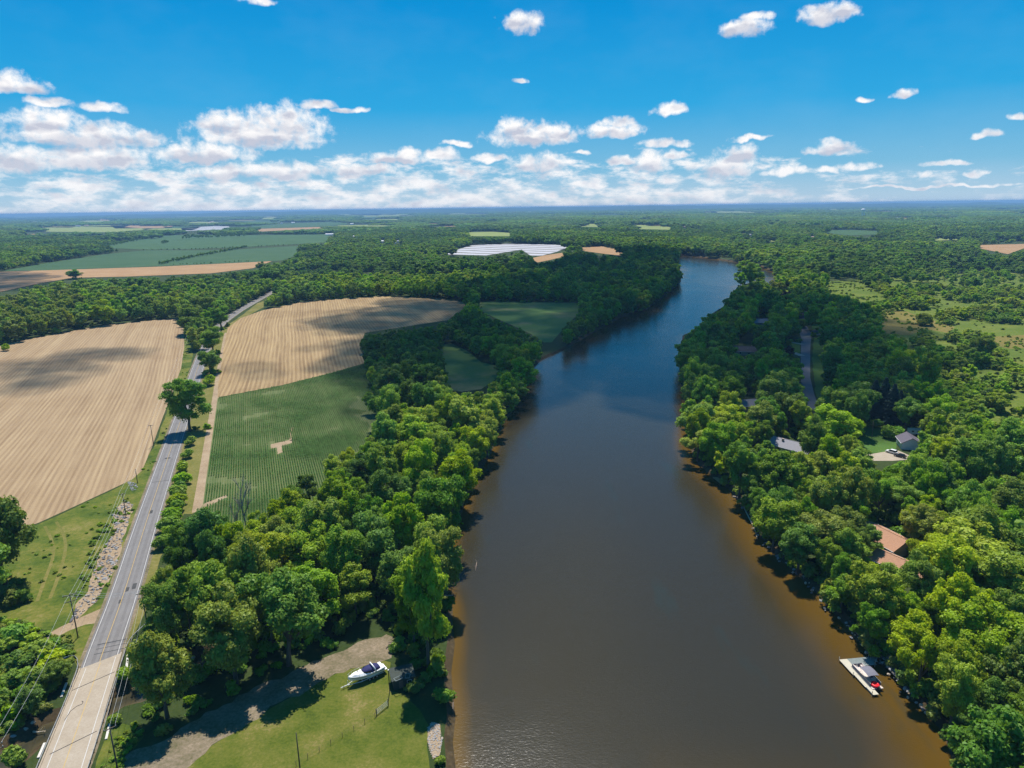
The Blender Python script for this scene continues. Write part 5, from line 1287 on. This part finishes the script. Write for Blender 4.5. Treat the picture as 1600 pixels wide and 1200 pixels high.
wires(pC, pE, 'wires running from the rubble strip pole along the left tan field', (-.46, .46), 1.4, 2.0, 2.0)
wires(pE, pJ, 'wires running past the left tan field to its far corner', (-.46, .46), 1.6, 2.0, 2.0)
wires(pB, pF, 'wires from the guardrail pole down beside the bridge', (-.46, 0, .46), .9, 2.8, 2.0)
wires(pA, pK, 'wires from the tall crossarm pole across the creek to the bottom corner', (-.46, .46), 1.1, 2.6, 2.6, 1.9, .1)

# ---------------------------------------------------------------- cabin cruiser on its trailer
a, b = P(598, 1049), P(546, 1072); hd = heading(a, b); cpos = a.lerp(b, .5)
boat = thing('cabin_cruiser', 'white cabin cruiser with navy canvas cover parked on a trailer', 'boat', (cpos.x, cpos.y, 0), hd)
S = [(-4.0, 1.22, 1.75, 1.12, .95, .62), (-2.5, 1.32, 1.80, 1.2, .93, .55), (-.5, 1.36, 1.88, 1.18, .95, .52), (1.2, 1.26, 1.98, 1.0, 1.05, .56), (2.6, .92, 2.1, .62, 1.25, .72), (3.5, .46, 2.2, .25, 1.55, 1.05), (4.15, .06, 2.28, .03, 2.0, 1.75)]
mb = MB(); mb.loft([[(x, w_, z), (x, c, cz), (x, 0, k), (x, -c, cz), (x, -w_, z)] for x, w_, z, c, cz, k in S]); mb.build('hull', M_gel, boat, smooth=False)
mb = MB()
mb.loft([[(x, w_ * .97, z + .01), (x, w_ * .6, z + .10 + (.28 if .3 < x < 3 else 0)), (x, 0, z + .14 + (.34 if .3 < x < 3 else 0)), (x, -w_ * .6, z + .10 + (.28 if .3 < x < 3 else 0)), (x, -w_ * .97, z + .01)] for x, w_, z, *_ in S[2:]])
mb.box((-3.1, 0, 1.80), (1.7, 2.4, .10)); mb.box((-4.25, 0, 1.05), (.75, 2.2, .12)); mb.build('deck', M_gel, boat)
mb = MB(); mb.loft([[(x, w_, 1.86), (x, w_ * .8, 1.86 + h_ * .8), (x, 0, 1.86 + h_), (x, -w_ * .8, 1.86 + h_ * .8), (x, -w_, 1.86)] for x, w_, h_ in ((-3.1, .95, .35), (-2.4, 1.12, .62), (-1.3, 1.18, .86), (-.3, 1.14, .84), (.5, .9, .62), (.95, .5, .40))]); mb.build('canvas_cover', M_navy, boat, smooth=True)
mb = MB(); mb.tube([(-1.9, 1.28, 1.85), (-1.6, 1.22, 2.6), (-1.45, .8, 3.0), (-1.4, 0, 3.1), (-1.45, -.8, 3.0), (-1.6, -1.22, 2.6), (-1.9, -1.28, 1.85)], .14, 8); mb.build('radar_arch', M_gel, boat, smooth=True)
mb = MB(); mb.loft([[(.5 + c, w_, 1.95 + z), (.35 + c, w_ * .98, 1.95 + z + .35)] for c, w_, z in ((-1.2, 1.2, .05), (-.2, 1.1, .12), (.35, .75, .2), (.55, 0, .25), (.35, -.75, .2), (-.2, -1.1, .12), (-1.2, -1.2, .05))], close=False); mb.build('windscreen', M_glass, boat)
for x, y in ((2.55, 0), (1.75, .36), (1.75, -.36)):
    mb = MB(); mb.box((x, y, 2.3 + (.2 if x < 2 else .10)), (.42 if y == 0 else .3, .42 if y == 0 else .2, .05)); mb.build('hatch', M_glass, boat)
for s in (-1, 1):
    mb = MB(); mb.tube([(.8, s * 1.22, 2.0), (1.0, s * 1.22, 2.55), (2.5, s * .92, 2.72), (3.5, s * .48, 2.82), (4.15, s * .08, 2.88)], .028, 6)
    for x, w_, z in ((2.0, 1.04, 2.1), (3.0, .70, 2.2), (3.9, .2, 2.3)): mb.tube([(x, s * w_, z), (x, s * w_, z + .6)], .022, 5)
    mb.build('bow_rail', M_alu, boat)
    mb = MB(); mb.loft([[(x, s * (w_ * .6 + c * .4 + .035), z * .6 + cz * .4 + .05), (x, s * (w_ * .45 + c * .55 + .035), z * .45 + cz * .55)] for x, w_, z, c, cz, k in S[:6]], close=False); mb.build('stripe', M_steel, boat)
mb = MB(); mb.box((-4.15, .45, .95), (.5, .4, .55)); mb.tube([(-4.3, .45, .9), (-4.4, .45, .45)], [.14, .08], 6); mb.build('outdrive', M_black, boat)
tr = thing('boat_trailer', 'white boat trailer under the cabin cruiser', 'trailer', (cpos.x, cpos.y, 0), hd)
mb = MB()
for s in (-1, 1):
    mb.tube([(-4.0, s * .95, .52), (1.6, s * .9, .52), (4.4, s * .1, .5)], .08, 6)
mb.tube([(4.0, 0, .5), (5.9, 0, .48)], .09, 6); mb.tube([(4.2, 0, .5), (4.3, 0, 1.5)], .06, 6)
for x in (-3.6, -1.2, 1.2): mb.tube([(x, -.95, .48), (x, .95, .48)], .06, 6)
mb.build('frame', M_trail, tr)
for x in (-2.0, -1.15, -.3):
    for s in (-1, 1):
        mb = MB(); n_ = 14
        mb.tube([(x, s * 1.02, .36), (x, s * 1.24, .36)], .36, n_); wh = mb.build('wheel', M_black, tr)
        mb = MB(); mb.tube([(x, s * 1.235, .36), (x, s * 1.255, .36)], .2, 10); mb.build('rim', M_alu, wh)
for s in (-1, 1):
    mb = MB(); mb.box((-1.15, s * 1.13, .78), (2.7, .28, .06)); mb.build('mudguard', M_trail, tr)
mb = MB(); mb.tube([(5.3, .22, 0.02), (5.3, .22, .8)], .05, 6); mb.build('jack', M_black, tr)

# ---------------------------------------------------------------- dark shed, post, fence and gate
sp_ = P(629, 1066); rz = heading(P(614, 1078), P(647, 1070))
sh = thing('shed', 'small dark shed in the shade of the tall riverside tree', 'shed', (sp_.x, sp_.y, 0), rz)
mb = MB(); mb.box((0, 0, 1.1), (4.4, 3.6, 2.2)); mb.build('wall', M_darkwood, sh)
mb = MB(); mb.loft([[(-2.6, -2.1, 2.2), (-2.6, 2.1, 2.55), (-2.6, 2.1, 2.67), (-2.6, -2.1, 2.32)], [(2.6, -2.1, 2.2), (2.6, 2.1, 2.55), (2.6, 2.1, 2.67), (2.6, -2.1, 2.32)]]); mb.build('roof', M_darkwood, sh)
mb = MB(); mb.box((-.6, -1.83, 1.0), (.9, .06, 1.9)); mb.build('door', M_pole, sh)
mb = MB(); mb.box((1.2, -1.83, 1.3), (1.0, .06, .7)); wn = mb.build('window', M_trail, sh); mb = MB(); mb.box((1.2, -1.87, 1.3), (.82, .03, .54)); mb.build('pane', M_glass, wn)
def frame(label, u, v, rz, L_, W_, z):
    p = P(u, v, z); t = thing('wooden_pallet', label, 'pallet', p, rz, 'pallets on the dark shed')
    mb = MB(); mb.box((0, W_ / 2, 0), (L_, .1, .1)); mb.box((0, -W_ / 2, 0), (L_, .1, .1)); mb.box((L_ / 2 - .05, 0, 0.003), (.1, W_ - .1, .1)); mb.box((-L_ / 2 + .05, 0, .003), (.1, W_ - .1, .1)); mb.build('slats', M_greyplank, t)
frame('pale weathered pallet lying on the shed roof nearest the cruiser', 622, 1060, rz + .3, 1.7, 1.0, 2.78)
frame('pale weathered pallet on the river side of the shed roof', 637, 1056, rz + 1.2, 1.5, .9, 2.8)
fp = P(609, 1081); t = thing('fence_post', 'tall thin dark post beside the shed corner', 'post', fp)
mb = MB(); mb.tube([(0, 0, -.4), (0, 0, height_for(fp, 1047))], .09, 8); mb.build('post', M_darkwood, t); mb = MB(); mb.box((0, 0, height_for(fp, 1047) + .04), (.24, .24, .08)); mb.build('cap', M_steel, t)
fl = [P(u, v) for u, v in ((586, 1121), (570, 1130), (553, 1141), (535, 1152), (517, 1163), (499, 1174), (481, 1185), (463, 1197), (445, 1209))]
fo = fl[4]; t = thing('wire_fence', 'low wire fence running diagonally over the mown lawn', 'fence', fo)
for p in fl:
    q = p - fo; mb = MB(); mb.tube([(q.x, q.y, -.3), (q.x, q.y, 1.15)], .05, 6); mb.build('post', M_pole, t)
for z in (.35, .7, 1.05):
    mb = MB(); mb.tube([Vector((p.x - fo.x, p.y - fo.y, z)) for p in fl], .010, 4); mb.build('wire', M_pole, t)
ga, gb = P(589, 1117), P(606, 1103); gl = (gb - ga).length; t = thing('gate', 'grey tubular gate at the shed end of the wire fence', 'gate', ga, heading(ga, gb))
mb = MB()
for z in (.25, .6, .95, 1.3): mb.tube([(0, 0, z), (gl, 0, z)], .035, 6)
for x in (0, gl / 2, gl): mb.tube([(x, 0, .25), (x, 0, 1.3)], .035, 6)
mb.build('gate_frame', M_steel, t)
for x in (-.15, gl + .15):
    mb = MB(); mb.tube([(x, 0, -.3), (x, 0, 1.6)], .09, 7); mb.build('gate_post', M_pole, t)

# ---------------------------------------------------------------- floating dock with pontoon boat
a, b = P(1318, 1031, ZW + .5), P(1367, 1084, ZW + .5); hd = heading(a, b); Ld = (b - a).length
dk = thing('floating_dock', 'L-shaped floating dock with pale planks and a gangway to the bank', 'dock', (a.x, a.y, ZW), hd)
inv = Matrix.Rotation(-hd, 4, 'Z')
def dl(u, v, z=ZW + .5): return inv @ (P(u, v, z) - Vector((a.x, a.y, ZW)))
def planks(mb, x0, x1, y0, y1, z, w_=.16, along='x'):
    if along == 'x':
        n_ = max(1, int((x1 - x0) / w_)); s = (x1 - x0) / n_
        for i in range(n_): mb.box((x0 + (i + .5) * s, (y0 + y1) / 2, z), (s - .02, y1 - y0, .06))
    else:
        n_ = max(1, int((y1 - y0) / w_)); s = (y1 - y0) / n_
        for i in range(n_): mb.box(((x0 + x1) / 2, y0 + (i + .5) * s, z), (x1 - x0, s - .02, .06))
mb = MB(); planks(mb, -.2, 5.2, -.95, .95, .5); planks(mb, 5.23, 9.2, -.72, .75, .5); planks(mb, 9.23, Ld + .3, -.55, .7, .5); mb.build('walkway', M_plank, dk)
mb = MB(); mb.box(((Ld) / 2, 0, .26), (Ld - .2, 1.0, .36)); mb.build('float', M_greyplank, dk)
h0, h1 = dl(1322, 1029), dl(1350, 1019)
hx = (h1 - h0); side = 1 if h1.y > 0 else -1
mb = MB(); planks(mb, -.2, 2.6, min(side * .98, side * 6.4), max(side * .98, side * 6.4), .5, along='y'); mb.build('head_deck', M_greyplank, dk)
mb = MB(); mb.box((1.2, side * 3.6, .26), (2.2, 5.0, .34)); mb.build('head_float', M_pole, dk)
g0, g1 = dl(1351, 1019), dl(1377, 1006, .1)
ga_ = Vector((1.2, side * 6.42, .56)); gdir = (Vector((g1.x, g1.y, 0)) - Vector((ga_.x, ga_.y, 0))); gl = max(5.0, gdir.length); gdir.normalize(); gn_ = Vector((-gdir.y, gdir.x, 0))
mb = MB()
mb.loft([[ga_ + gn_ * .6, ga_ - gn_ * .6, ga_ - gn_ * .6 - Vector((0, 0, .12)), ga_ + gn_ * .6 - Vector((0, 0, .12))], [q + gdir * gl + Vector((0, 0, 1.0)) for q in (ga_ + gn_ * .6, ga_ - gn_ * .6, ga_ - gn_ * .6 - Vector((0, 0, .12)), ga_ + gn_ * .6 - Vector((0, 0, .12)))]])
mb.build('gangway', M_greyplank, dk)
for s in (-1, 1):
    mb = MB(); e0, e1 = ga_ + gn_ * .6 * s, ga_ + gdir * gl + gn_ * .6 * s + Vector((0, 0, 1.0))
    mb.tube([e0 + Vector((0, 0, .9)), e1 + Vector((0, 0, .9))], .035, 6)
    for k in range(6): q = e0.lerp(e1, k / 5); mb.tube([q, q + Vector((0, 0, .9))], .03, 5)
    mb.build('handrail', M_alu, dk)
rp_ = ga_ + gdir * (gl + 1.1) + Vector((0, 0, 1.05))
mb = MB(); mb.box(rp_, (2.3, 1.7, .08), math.atan2(gdir.y, gdir.x)); mb.build('landing', M_steel, dk)
for x, y in ((-.1, -1.0), (Ld + .1, -.7), (5.2, -1.0), (-.1, side * 6.2), (2.5, side * 6.0)):
    mb = MB(); mb.tube([(x, y, -2.0), (x, y, 1.3)], .07, 8); mb.build('mooring_post', M_alu, dk)
# pontoon boat lying along the walkway
a2, b2 = P(1336, 1038, ZW + .6), P(1374, 1079, ZW + .6); mid = a2.lerp(b2, .5); hd2 = hd
pb = thing('pontoon_boat', 'pontoon boat with grey canopy moored inside the floating dock', 'boat', (mid.x, mid.y, ZW), hd2 + math.pi)   # bow towards the head of the dock
sb = 1.0
for s in (-1, 1):
    mb = MB(); mb.tube([(4.1, s * .85, .55), (3.6, s * .85, .30), (3.0, s * .85, .22), (-3.6, s * .85, .22), (-3.9, s * .85, .3)], [.05, .28, .33, .33, .2], 12); mb.build('pontoon', M_alu, pb, smooth=True)
mb = MB(); mb.box((0, 0, .62), (7.7, 2.5, .1)); mb.build('deck', M_beige, pb)
mb = MB()
for y in (-1.2, 1.2): mb.box((.35, y, 1.02), (6.6, .05, .68))
mb.box((3.65, .62, 1.02), (.05, 1.1, .68)); mb.box((3.65, -.62, 1.02), (.05, 1.1, .68)); mb.build('fence_panel', M_grey, pb)
mb = MB()
for y in (-1.2, 1.2): mb.box((.35, y, 1.39), (6.7, .09, .05))
mb.build('rail', M_alu, pb)
for x, y, l_, w_ in ((2.5, .85, 2.0, .55), (2.5, -.85, 2.0, .55), (-1.2, .85, 1.9, .55), (-1.3, -.7, .8, .7)):
    mb = MB(); mb.box((x, y, .88), (l_, w_, .4)); mb.box((x, y + (.2 if y > 0 else -.2), 1.2), (l_, .14, .3)); mb.build('seat', M_beige, pb)
mb = MB(); mb.box((-.35, -.75, 1.05), (.5, .65, .8), taper=.8); mb.build('helm_console', M_grey, pb)
mb = MB(); mb.loft([[(x, -1.25, 2.55 + z), (x, -.7, 2.72 + z), (x, .7, 2.72 + z), (x, 1.25, 2.55 + z), (x, 1.22, 2.50 + z), (x, .7, 2.67 + z), (x, -.7, 2.67 + z), (x, -1.22, 2.50 + z)] for x, z in ((-2.1, -.1), (-1.2, .03), (-.2, .05), (1.0, -.08))]); bim = mb.build('bimini_top', M_grey, pb, smooth=False)
mb = MB()
for y in (-1.2, 1.2):
    mb.tube([(-.6, y, 1.4), (-2.05, y, 2.42)], .025, 5); mb.tube([(-.6, y, 1.4), (.95, y, 2.45)], .025, 5)
mb.build('canopy_frame', M_alu, bim)
mb = MB(); mb.box((-4.05, 0, .55), (.5, .45, .5)); mb.loft([[(-4.0, -.25, .8), (-4.0, .25, .8), (-4.0, .2, 1.4), (-4.0, -.2, 1.4)], [(-4.75, -.18, .75), (-4.75, .18, .75), (-4.75, .15, 1.25), (-4.75, -.15, 1.25)]]); mb.tube([(-4.4, 0, .8), (-4.55, 0, -.4)], [.14, .07], 6); mb.build('outboard_motor', M_black, pb)
tu = thing('towable_tube', 'bright red inflatable on the back of the pontoon boat', 'inflatable', pb.matrix_basis @ Vector((-2.9, .1, .68)), hd2)
mb = MB()
for i in range(20):
    pass
secs = []
for i in range(21):
    an = 2 * math.pi * i / 20; secs.append([((.62 + .27 * math.cos(q)) * math.cos(an) * 1.15, (.62 + .27 * math.cos(q)) * math.sin(an), .3 + .27 * math.sin(q)) for q in np.linspace(0, 2 * math.pi, 11)[:-1]])
mb.loft(secs, caps=False); mb.build('ring', M_red, tu, smooth=True)
mb = MB(); mb.prism([(.55 * 1.15 * math.cos(q), .55 * math.sin(q)) for q in np.linspace(0, 2 * math.pi, 17)[:-1]], .12, .34); mb.build('seat', M_red, tu)
# small wooden dock
a3 = P(1124, 751, ZW + .6); hd3 = heading(P(1117, 746), P(1130, 757)); wd = thing('wooden_dock', 'small T-shaped brown wooden dock on the right bank', 'dock', (a3.x, a3.y, ZW), hd3)
mb = MB(); planks(mb, -3.4, 3.4, -1.1, 1.1, .62, .2); mb.build('platform', M_brownplank, wd)
mb = MB(); planks(mb, -.1, 1.4, 1.13, 6.4, .62, .2, 'y'); mb.build('walkway', M_brownplank, wd)
for x, y in ((-3.2, -1), (3.2, -1), (3.2, 1), (-3.2, 1), (0, 3.5), (1.3, 3.5)):
    mb = MB(); mb.tube([(x, y, -2), (x, y, .95)], .09, 7); mb.build('pile', M_pole, wd)

# ---------------------------------------------------------------- houses, cars
def house(label, p, rz, L_, W_, hw, hr, mw, mroof, chimney=False, cat='house', name='house', door=True, wins=2, base=0.0):
    t = thing(name, label, cat, (p.x, p.y, base), rz)
    mb = MB(); mb.box((0, 0, hw / 2), (L_, W_, hw))
    for s in (-1, 1): mb.add([(s * L_ / 2, -W_ / 2, hw + .002), (s * L_ / 2, W_ / 2, hw + .002), (s * L_ / 2, 0, hw + hr * .96)], [(0, 1, 2)])
    mb.build('wall', mw, t)
    o_ = .5; k = hr / (W_ / 2)
    mb = MB()
    for s in (-1, 1):
        e = [(-L_ / 2 - o_, s * (W_ / 2 + o_), hw - k * o_), (L_ / 2 + o_, s * (W_ / 2 + o_), hw - k * o_), (L_ / 2 + o_, 0.0, hw + hr), (-L_ / 2 - o_, 0.0, hw + hr)]
        mb.add([*e, *[(x, y, z + .16) for x, y, z in e]], [(0, 1, 2, 3), (4, 5, 6, 7), (0, 1, 5, 4), (1, 2, 6, 5), (2, 3, 7, 6), (3, 0, 4, 7)])
    rf = mb.build('roof', mroof, t)
    mb = MB(); mb.tube([(-L_ / 2 - o_, 0, hw + hr + .14), (L_ / 2 + o_, 0, hw + hr + .14)], .13, 6); mb.build('ridge_cap', mroof, rf)
    for vx in (-.25, .05, .32):
        mb = MB(); mb.tube([(L_ * vx, -W_ * .22, hw + hr * .5), (L_ * vx, -W_ * .22, hw + hr * .56 + .45)], .12, 7); mb.build('vent_pipe', M_steel, rf)
    for s in (-1, 1):
        mb = MB(); mb.box((0, s * (W_ / 2 + o_ + .06), hw - k * o_ + .06), (L_ + 2 * o_, .12, .12)); mb.build('gutter', M_gel, rf)
    if chimney: mb = MB(); mb.box((L_ * .2, W_ * .15, hw + hr * .9), (.8, .6, 1.6)); mb.build('chimney', M_tan, rf)
    if door:
        mb = MB(); mb.box((L_ * .1, -W_ / 2 - .03, 1.05), (1.0, .08, 2.1)); d_ = mb.build('door', M_pole, t); mb = MB(); mb.box((L_ * .1 + .38, -W_ / 2 - .09, 1.0), (.06, .06, .14)); mb.build('handle', M_steel, d_)
    for s in (-1, 1):
        for i in range(wins):
            x = -L_ / 2 + (i + .7) * L_ / (wins + .4)
            if s < 0 and door and abs(x - L_ * .1) < 1.3: continue
            mb = MB(); mb.box((x, s * (W_ / 2 + .02), 1.6), (1.3, .07, 1.2)); f_ = mb.build('window', M_gel, t)
            mb = MB(); mb.box((x, s * (W_ / 2 + .06), 1.6), (1.1, .03, 1.0)); mb.build('pane', M_glass, f_)
    return t
house('house with broad brown orange shingle roof among the right bank trees', P(1384, 831, 4.5), 1.95, 14, 10, 2.8, 2.2, M_tan, M_roofb, True)
house('lower brown orange shingle wing beside the main brown-roofed house', P(1413, 879, 3.5), 2.1, 15, 7.5, 2.5, 1.7, M_tan, M_roofb, False)
house('house with pale grey roof half hidden on the bank below the lane', P(1238, 692, 4), 2.3, 17, 9, 2.8, 2.0, M_tan, M_roofg, True)
house('house with small grey roof corner beneath the shaded bank trees', P(1163, 627, 4), .2, 14, 9, 2.8, 2.0, M_tan, M_roofg)
house('house with dull brown roof deep in the shaded riverside trees', P(1166, 544, 4), -.3, 18, 11, 2.8, 2.4, M_tan, M_roofm, True)
house('house with slate grey roof near the head of the lane', P(1192, 500, 4), .1, 20, 11, 2.8, 2.2, M_tan, M_roofg)
gp_ = P(1419, 698, 0); gr = house('white garage with dark gabled roof beside the concrete driveway', gp_, 1.3, 8.5, 7.2, 3.0, 2.1, M_siding, M_roofd, False, 'garage', 'garage', True, 1)
vp = P(1430, 679); vn = thing('camper_trailer', 'white camper with a cream roof at the edge of the back lawn', 'camper', vp, -.1)
mb = MB(); mb.box((0, 0, 1.5), (6.0, 2.4, 2.1)); mb.build('body', M_gel, vn); mb = MB(); mb.box((0, 0, 2.62), (6.1, 2.5, .14)); mb.build('roof', M_concw, vn)
for x in (-1.7, .6, 2.1): mb = MB(); mb.box((x, -1.22, 1.9), (.9, .05, .6)); mb.build('window', M_glass, vn)
for s in (-1, 1): mb = MB(); mb.tube([(0, s * .95, .35), (0, s * 1.2, .35)], .35, 12); mb.build('wheel', M_black, vn)
mb = MB(); mb.tube([(3.0, 0, .5), (4.2, 0, .5)], .08, 6); mb.build('hitch', M_steel, vn)
def car(label, p, rz, m_, suv):
    t = thing('parked_car', label, 'car', p, rz, 'cars on the concrete driveway')
    top = 1.62 if suv else 1.42
    def sec(prof, wl): return None
    lower = [(-2.25, .42), (-2.28, .80), (-2.1, .98), (1.05, .98), (2.1, .84), (2.28, .62), (2.2, .35)]
    mb = MB(); mb.loft([[(x, y * .9, z) for x, z in lower] if abs(y) > .8 else [(x, y, z) for x, z in lower] for y in (-.98, -.9, .9, .98)]); mb.build('body', m_, t)
    rear = -2.0 if suv else -1.75
    cab = [(rear, .97, .86), (rear + .3, top - .06, .66), (.1, top, .66), (.45, top - .06, .66), (1.15, .97, .84)]
    mb = MB(); mb.loft([[(x, w_, z), (x, -w_, z)] for x, z, w_ in cab], close=False); 
    for s in (-1, 1): mb.add([(x, s * w_, z) for x, z, w_ in cab], [(0, 1, 2, 3, 4)])
    mb.build('cabin', M_glass, t)
    mb = MB(); mb.box(((rear + .3 + .45) / 2, 0, top + .015), (.45 - rear - .35, 1.3, .05)); mb.build('roof', m_, t)
    for x in (-1.4, 1.4):
        for s in (-1, 1):
            mb = MB(); mb.tube([(x, s * .74, .33), (x, s * .99, .33)], .33, 14); wh = mb.build('wheel', M_black, t)
            mb = MB(); mb.tube([(x, s * .985, .33), (x, s * 1.0, .33)], .2, 10); mb.build('rim', M_alu, wh)
    for s in (-1, 1):
        mb = MB(); mb.box((2.2, s * .7, .68), (.14, .36, .14)); mb.build('headlight', M_gel, t)
        mb = MB(); mb.box((-2.26, s * .75, .8), (.06, .26, .16)); mb.build('taillight', M_lightred, t)
car('white sport utility car parked nearer the lawn on the driveway', P(1393, 708), heading(P(1401, 709), P(1386, 705)) , M_carw, True)
car('black car parked beside the white one on the driveway', P(1406, 714), heading(P(1415, 716), P(1399, 712)), M_card, False)

# ---------------------------------------------------------------- dead wood
def bare_tree(name, label, p, h, seed, m_, cat, spread=.5, tilt=(0, 0)):
    rs = random.Random(seed); t = thing(name, label, cat, p)
    tr_, brs = MB(), MB()
    def grow_(mb, a, d, L_, r, depth):
        pts = [a]; dd_ = d.copy()
        for i in range(4):
            dd_ = (dd_ + Vector((rs.uniform(-.16, .16), rs.uniform(-.16, .16), rs.uniform(-.02, .12)))).normalized(); pts.append(pts[-1] + dd_ * L_ / 4)
        mb.tube(pts, [r, r * .85, r * .7, r * .55, r * .35], 6 if depth < 2 else 4)
        if depth >= 4: return
        for _ in range(4 if depth < 3 else 3):
            k = rs.uniform(1.2, 4); i = int(k); q = pts[i].lerp(pts[min(i + 1, 4)], k - i) if i < 4 else pts[4]
            nd = (dd_ + Vector((rs.uniform(-1, 1), rs.uniform(-1, 1), rs.uniform(-.1, .5))) * spread * 1.4).normalized()
            grow_(brs, q, nd, L_ * rs.uniform(.45, .65), r * .5, depth + 1)
    grow_(tr_, Vector((0, 0, -.3)), Vector((tilt[0], tilt[1], 1)).normalized(), h * .55, h * .018, 0)
    tr_.build('trunk', m_, t); brs.build('branches', m_, t)
b_ = P(389, 846); bare_tree('dead_tree', 'bare dead grey tree standing between the corn and the wood', b_, height_for(b_, 745), 3, M_deadwood, 'dead tree', .42)
b_ = P(372, 838); bare_tree('dead_tree', 'smaller bare dead tree left of the big dead one', b_, height_for(b_, 765), 8, M_deadwood, 'dead tree', .4)
b_ = P(688, 905, 0); bare_tree('dead_tree', 'pale dead tree leaning over the water on the left bank', b_, 9.0, 12, M_deadwood, 'dead tree', .5, (1.1, .1))
def log(name, label, pts, r, m_=None):
    o_ = pts[0]; t = thing(name, label, 'log', o_)
    q = [p - o_ for p in pts]; mb = MB(); mb.tube(q, [r * (1 - .6 * i / (len(q) - 1)) for i in range(len(q))], 7); mb.build('trunk', m_ or M_deadwood, t, smooth=True)
    mb = MB()
    for k in range(4):
        i = 1 + k % (len(q) - 1); d = Vector((random.uniform(-1, 1), random.uniform(-1, 1), random.uniform(.1, .8))).normalized(); mb.tube([q[i], q[i] + d * r * 6], [r * .35, r * .1], 5)
    mb.build('branch_stub', m_ or M_deadwood, t)
log('fallen_trunk', 'long pale fallen trunk lying in the shallows of the right bank', [P(1161, 790, ZW + .2), P(1169, 806, ZW + .2), P(1176, 820, ZW + .2), P(1181, 832, ZW + .25), P(1183, 842, ZW + .5)], .26, pbr('pale fallen wood', (0.48, 0.38, 0.26), .85, var=.15))
log('snag', 'short snag poking out of the river near the left bank', [P(743, 893, ZW - .2), P(744, 884, ZW + .5), P(745, 878, ZW + 1.0)], .16, pbr('wet brown wood', (0.30, 0.22, 0.17), .7, var=.2))
log('driftwood_log', 'long dark log curving along the left bank below the shed', [P(708, 1098, ZW + .2), P(706, 1130, ZW + .25), P(702, 1152, ZW + .35), P(694, 1172, ZW + .8)], .17, M_pole)
log('driftwood_log', 'pale log sticking out over the water at the tall riverside tree', [P(690, 930, -.3), P(700, 931, -.6), P(707, 930, -1.0)], .16)
log('driftwood_log', 'pale log across the creek left of the bridge', [P(52, 1143, -1.0), P(60, 1144, -.9), P(71, 1142, -.9)], .18, pbr('pale driftwood', (0.55, 0.45, 0.33), .85, var=.15))

# ---------------------------------------------------------------- far buildings
M_fw = pbr('pale far siding', (0.74, 0.74, 0.75), .6, var=.04); M_fr = pbr('pale far roof', (0.60, 0.60, 0.63), .6, var=.06); M_fg = pbr('slate far roof', (0.22, 0.22, 0.27), .7, var=.1); M_ft = pbr('terracotta far roof', (0.42, 0.27, 0.21), .8, var=.1)
for (u, v, du, style, lb) in FARB:
    p = P(u, v); zc = np.dot(np.array(p) - np.array((0, 0, H)), _MF); L_ = du * zc / F; W_ = max(9, min(30, L_ * .5)); hw = max(4.5, 1.3 * zc / F); hr = hw * .55
    mr_ = {'w': M_fr, 'g': M_fg, 't': M_ft}[style]
    t = thing('far_building', lb, 'building', p, math.atan2(-p.x, p.y) * .9, 'buildings far out on the plain')
    mb = MB(); mb.box((0, 0, hw / 2), (L_, W_, hw)); mb.build('wall', M_fw if style != 't' else M_tan, t)
    mb = MB(); mb.loft([[(s * L_ / 2 * 1.03, -W_ / 2 * 1.08, hw * .99), (s * L_ / 2 * 1.03, 0, hw + hr), (s * L_ / 2 * 1.03, W_ / 2 * 1.08, hw * .99)] for s in (-1, 1)]); mb.build('roof', mr_, t)
wp = P(1347.5, 341); zc = np.dot(np.array(wp) - np.array((0, 0, H)), _MF); k = zc / F
wt_ = thing('water_tower', 'white water tower rising above the woods near the horizon', 'water tower', wp)
hT = height_for(wp, 326) if False else 15 * k * .98
mb = MB(); secs = []
for z, r in ((hT - 4.6 * k, .5 * k), (hT - 4.2 * k, 2.2 * k), (hT - 3.0 * k, 3.4 * k), (hT - 1.7 * k, 3.4 * k), (hT - .6 * k, 2.4 * k), (hT, .3 * k)): secs.append([(r * math.cos(q), r * math.sin(q), z) for q in np.linspace(0, 2 * math.pi, 17)[:-1]])
mb.loft(secs); mb.build('tank', M_fw, wt_, smooth=True)
for i in range(5):
    q = 2 * math.pi * i / 5; mb = MB(); mb.tube([(2.6 * k * math.cos(q), 2.6 * k * math.sin(q), 0), (2.2 * k * math.cos(q), 2.2 * k * math.sin(q), hT - 3.6 * k)], .28 * k, 6); mb.build('leg', M_fw, wt_)
mb = MB(); mb.tube([(0, 0, 0), (0, 0, hT - 4.4 * k)], .45 * k, 8); mb.build('riser', M_fw, wt_)
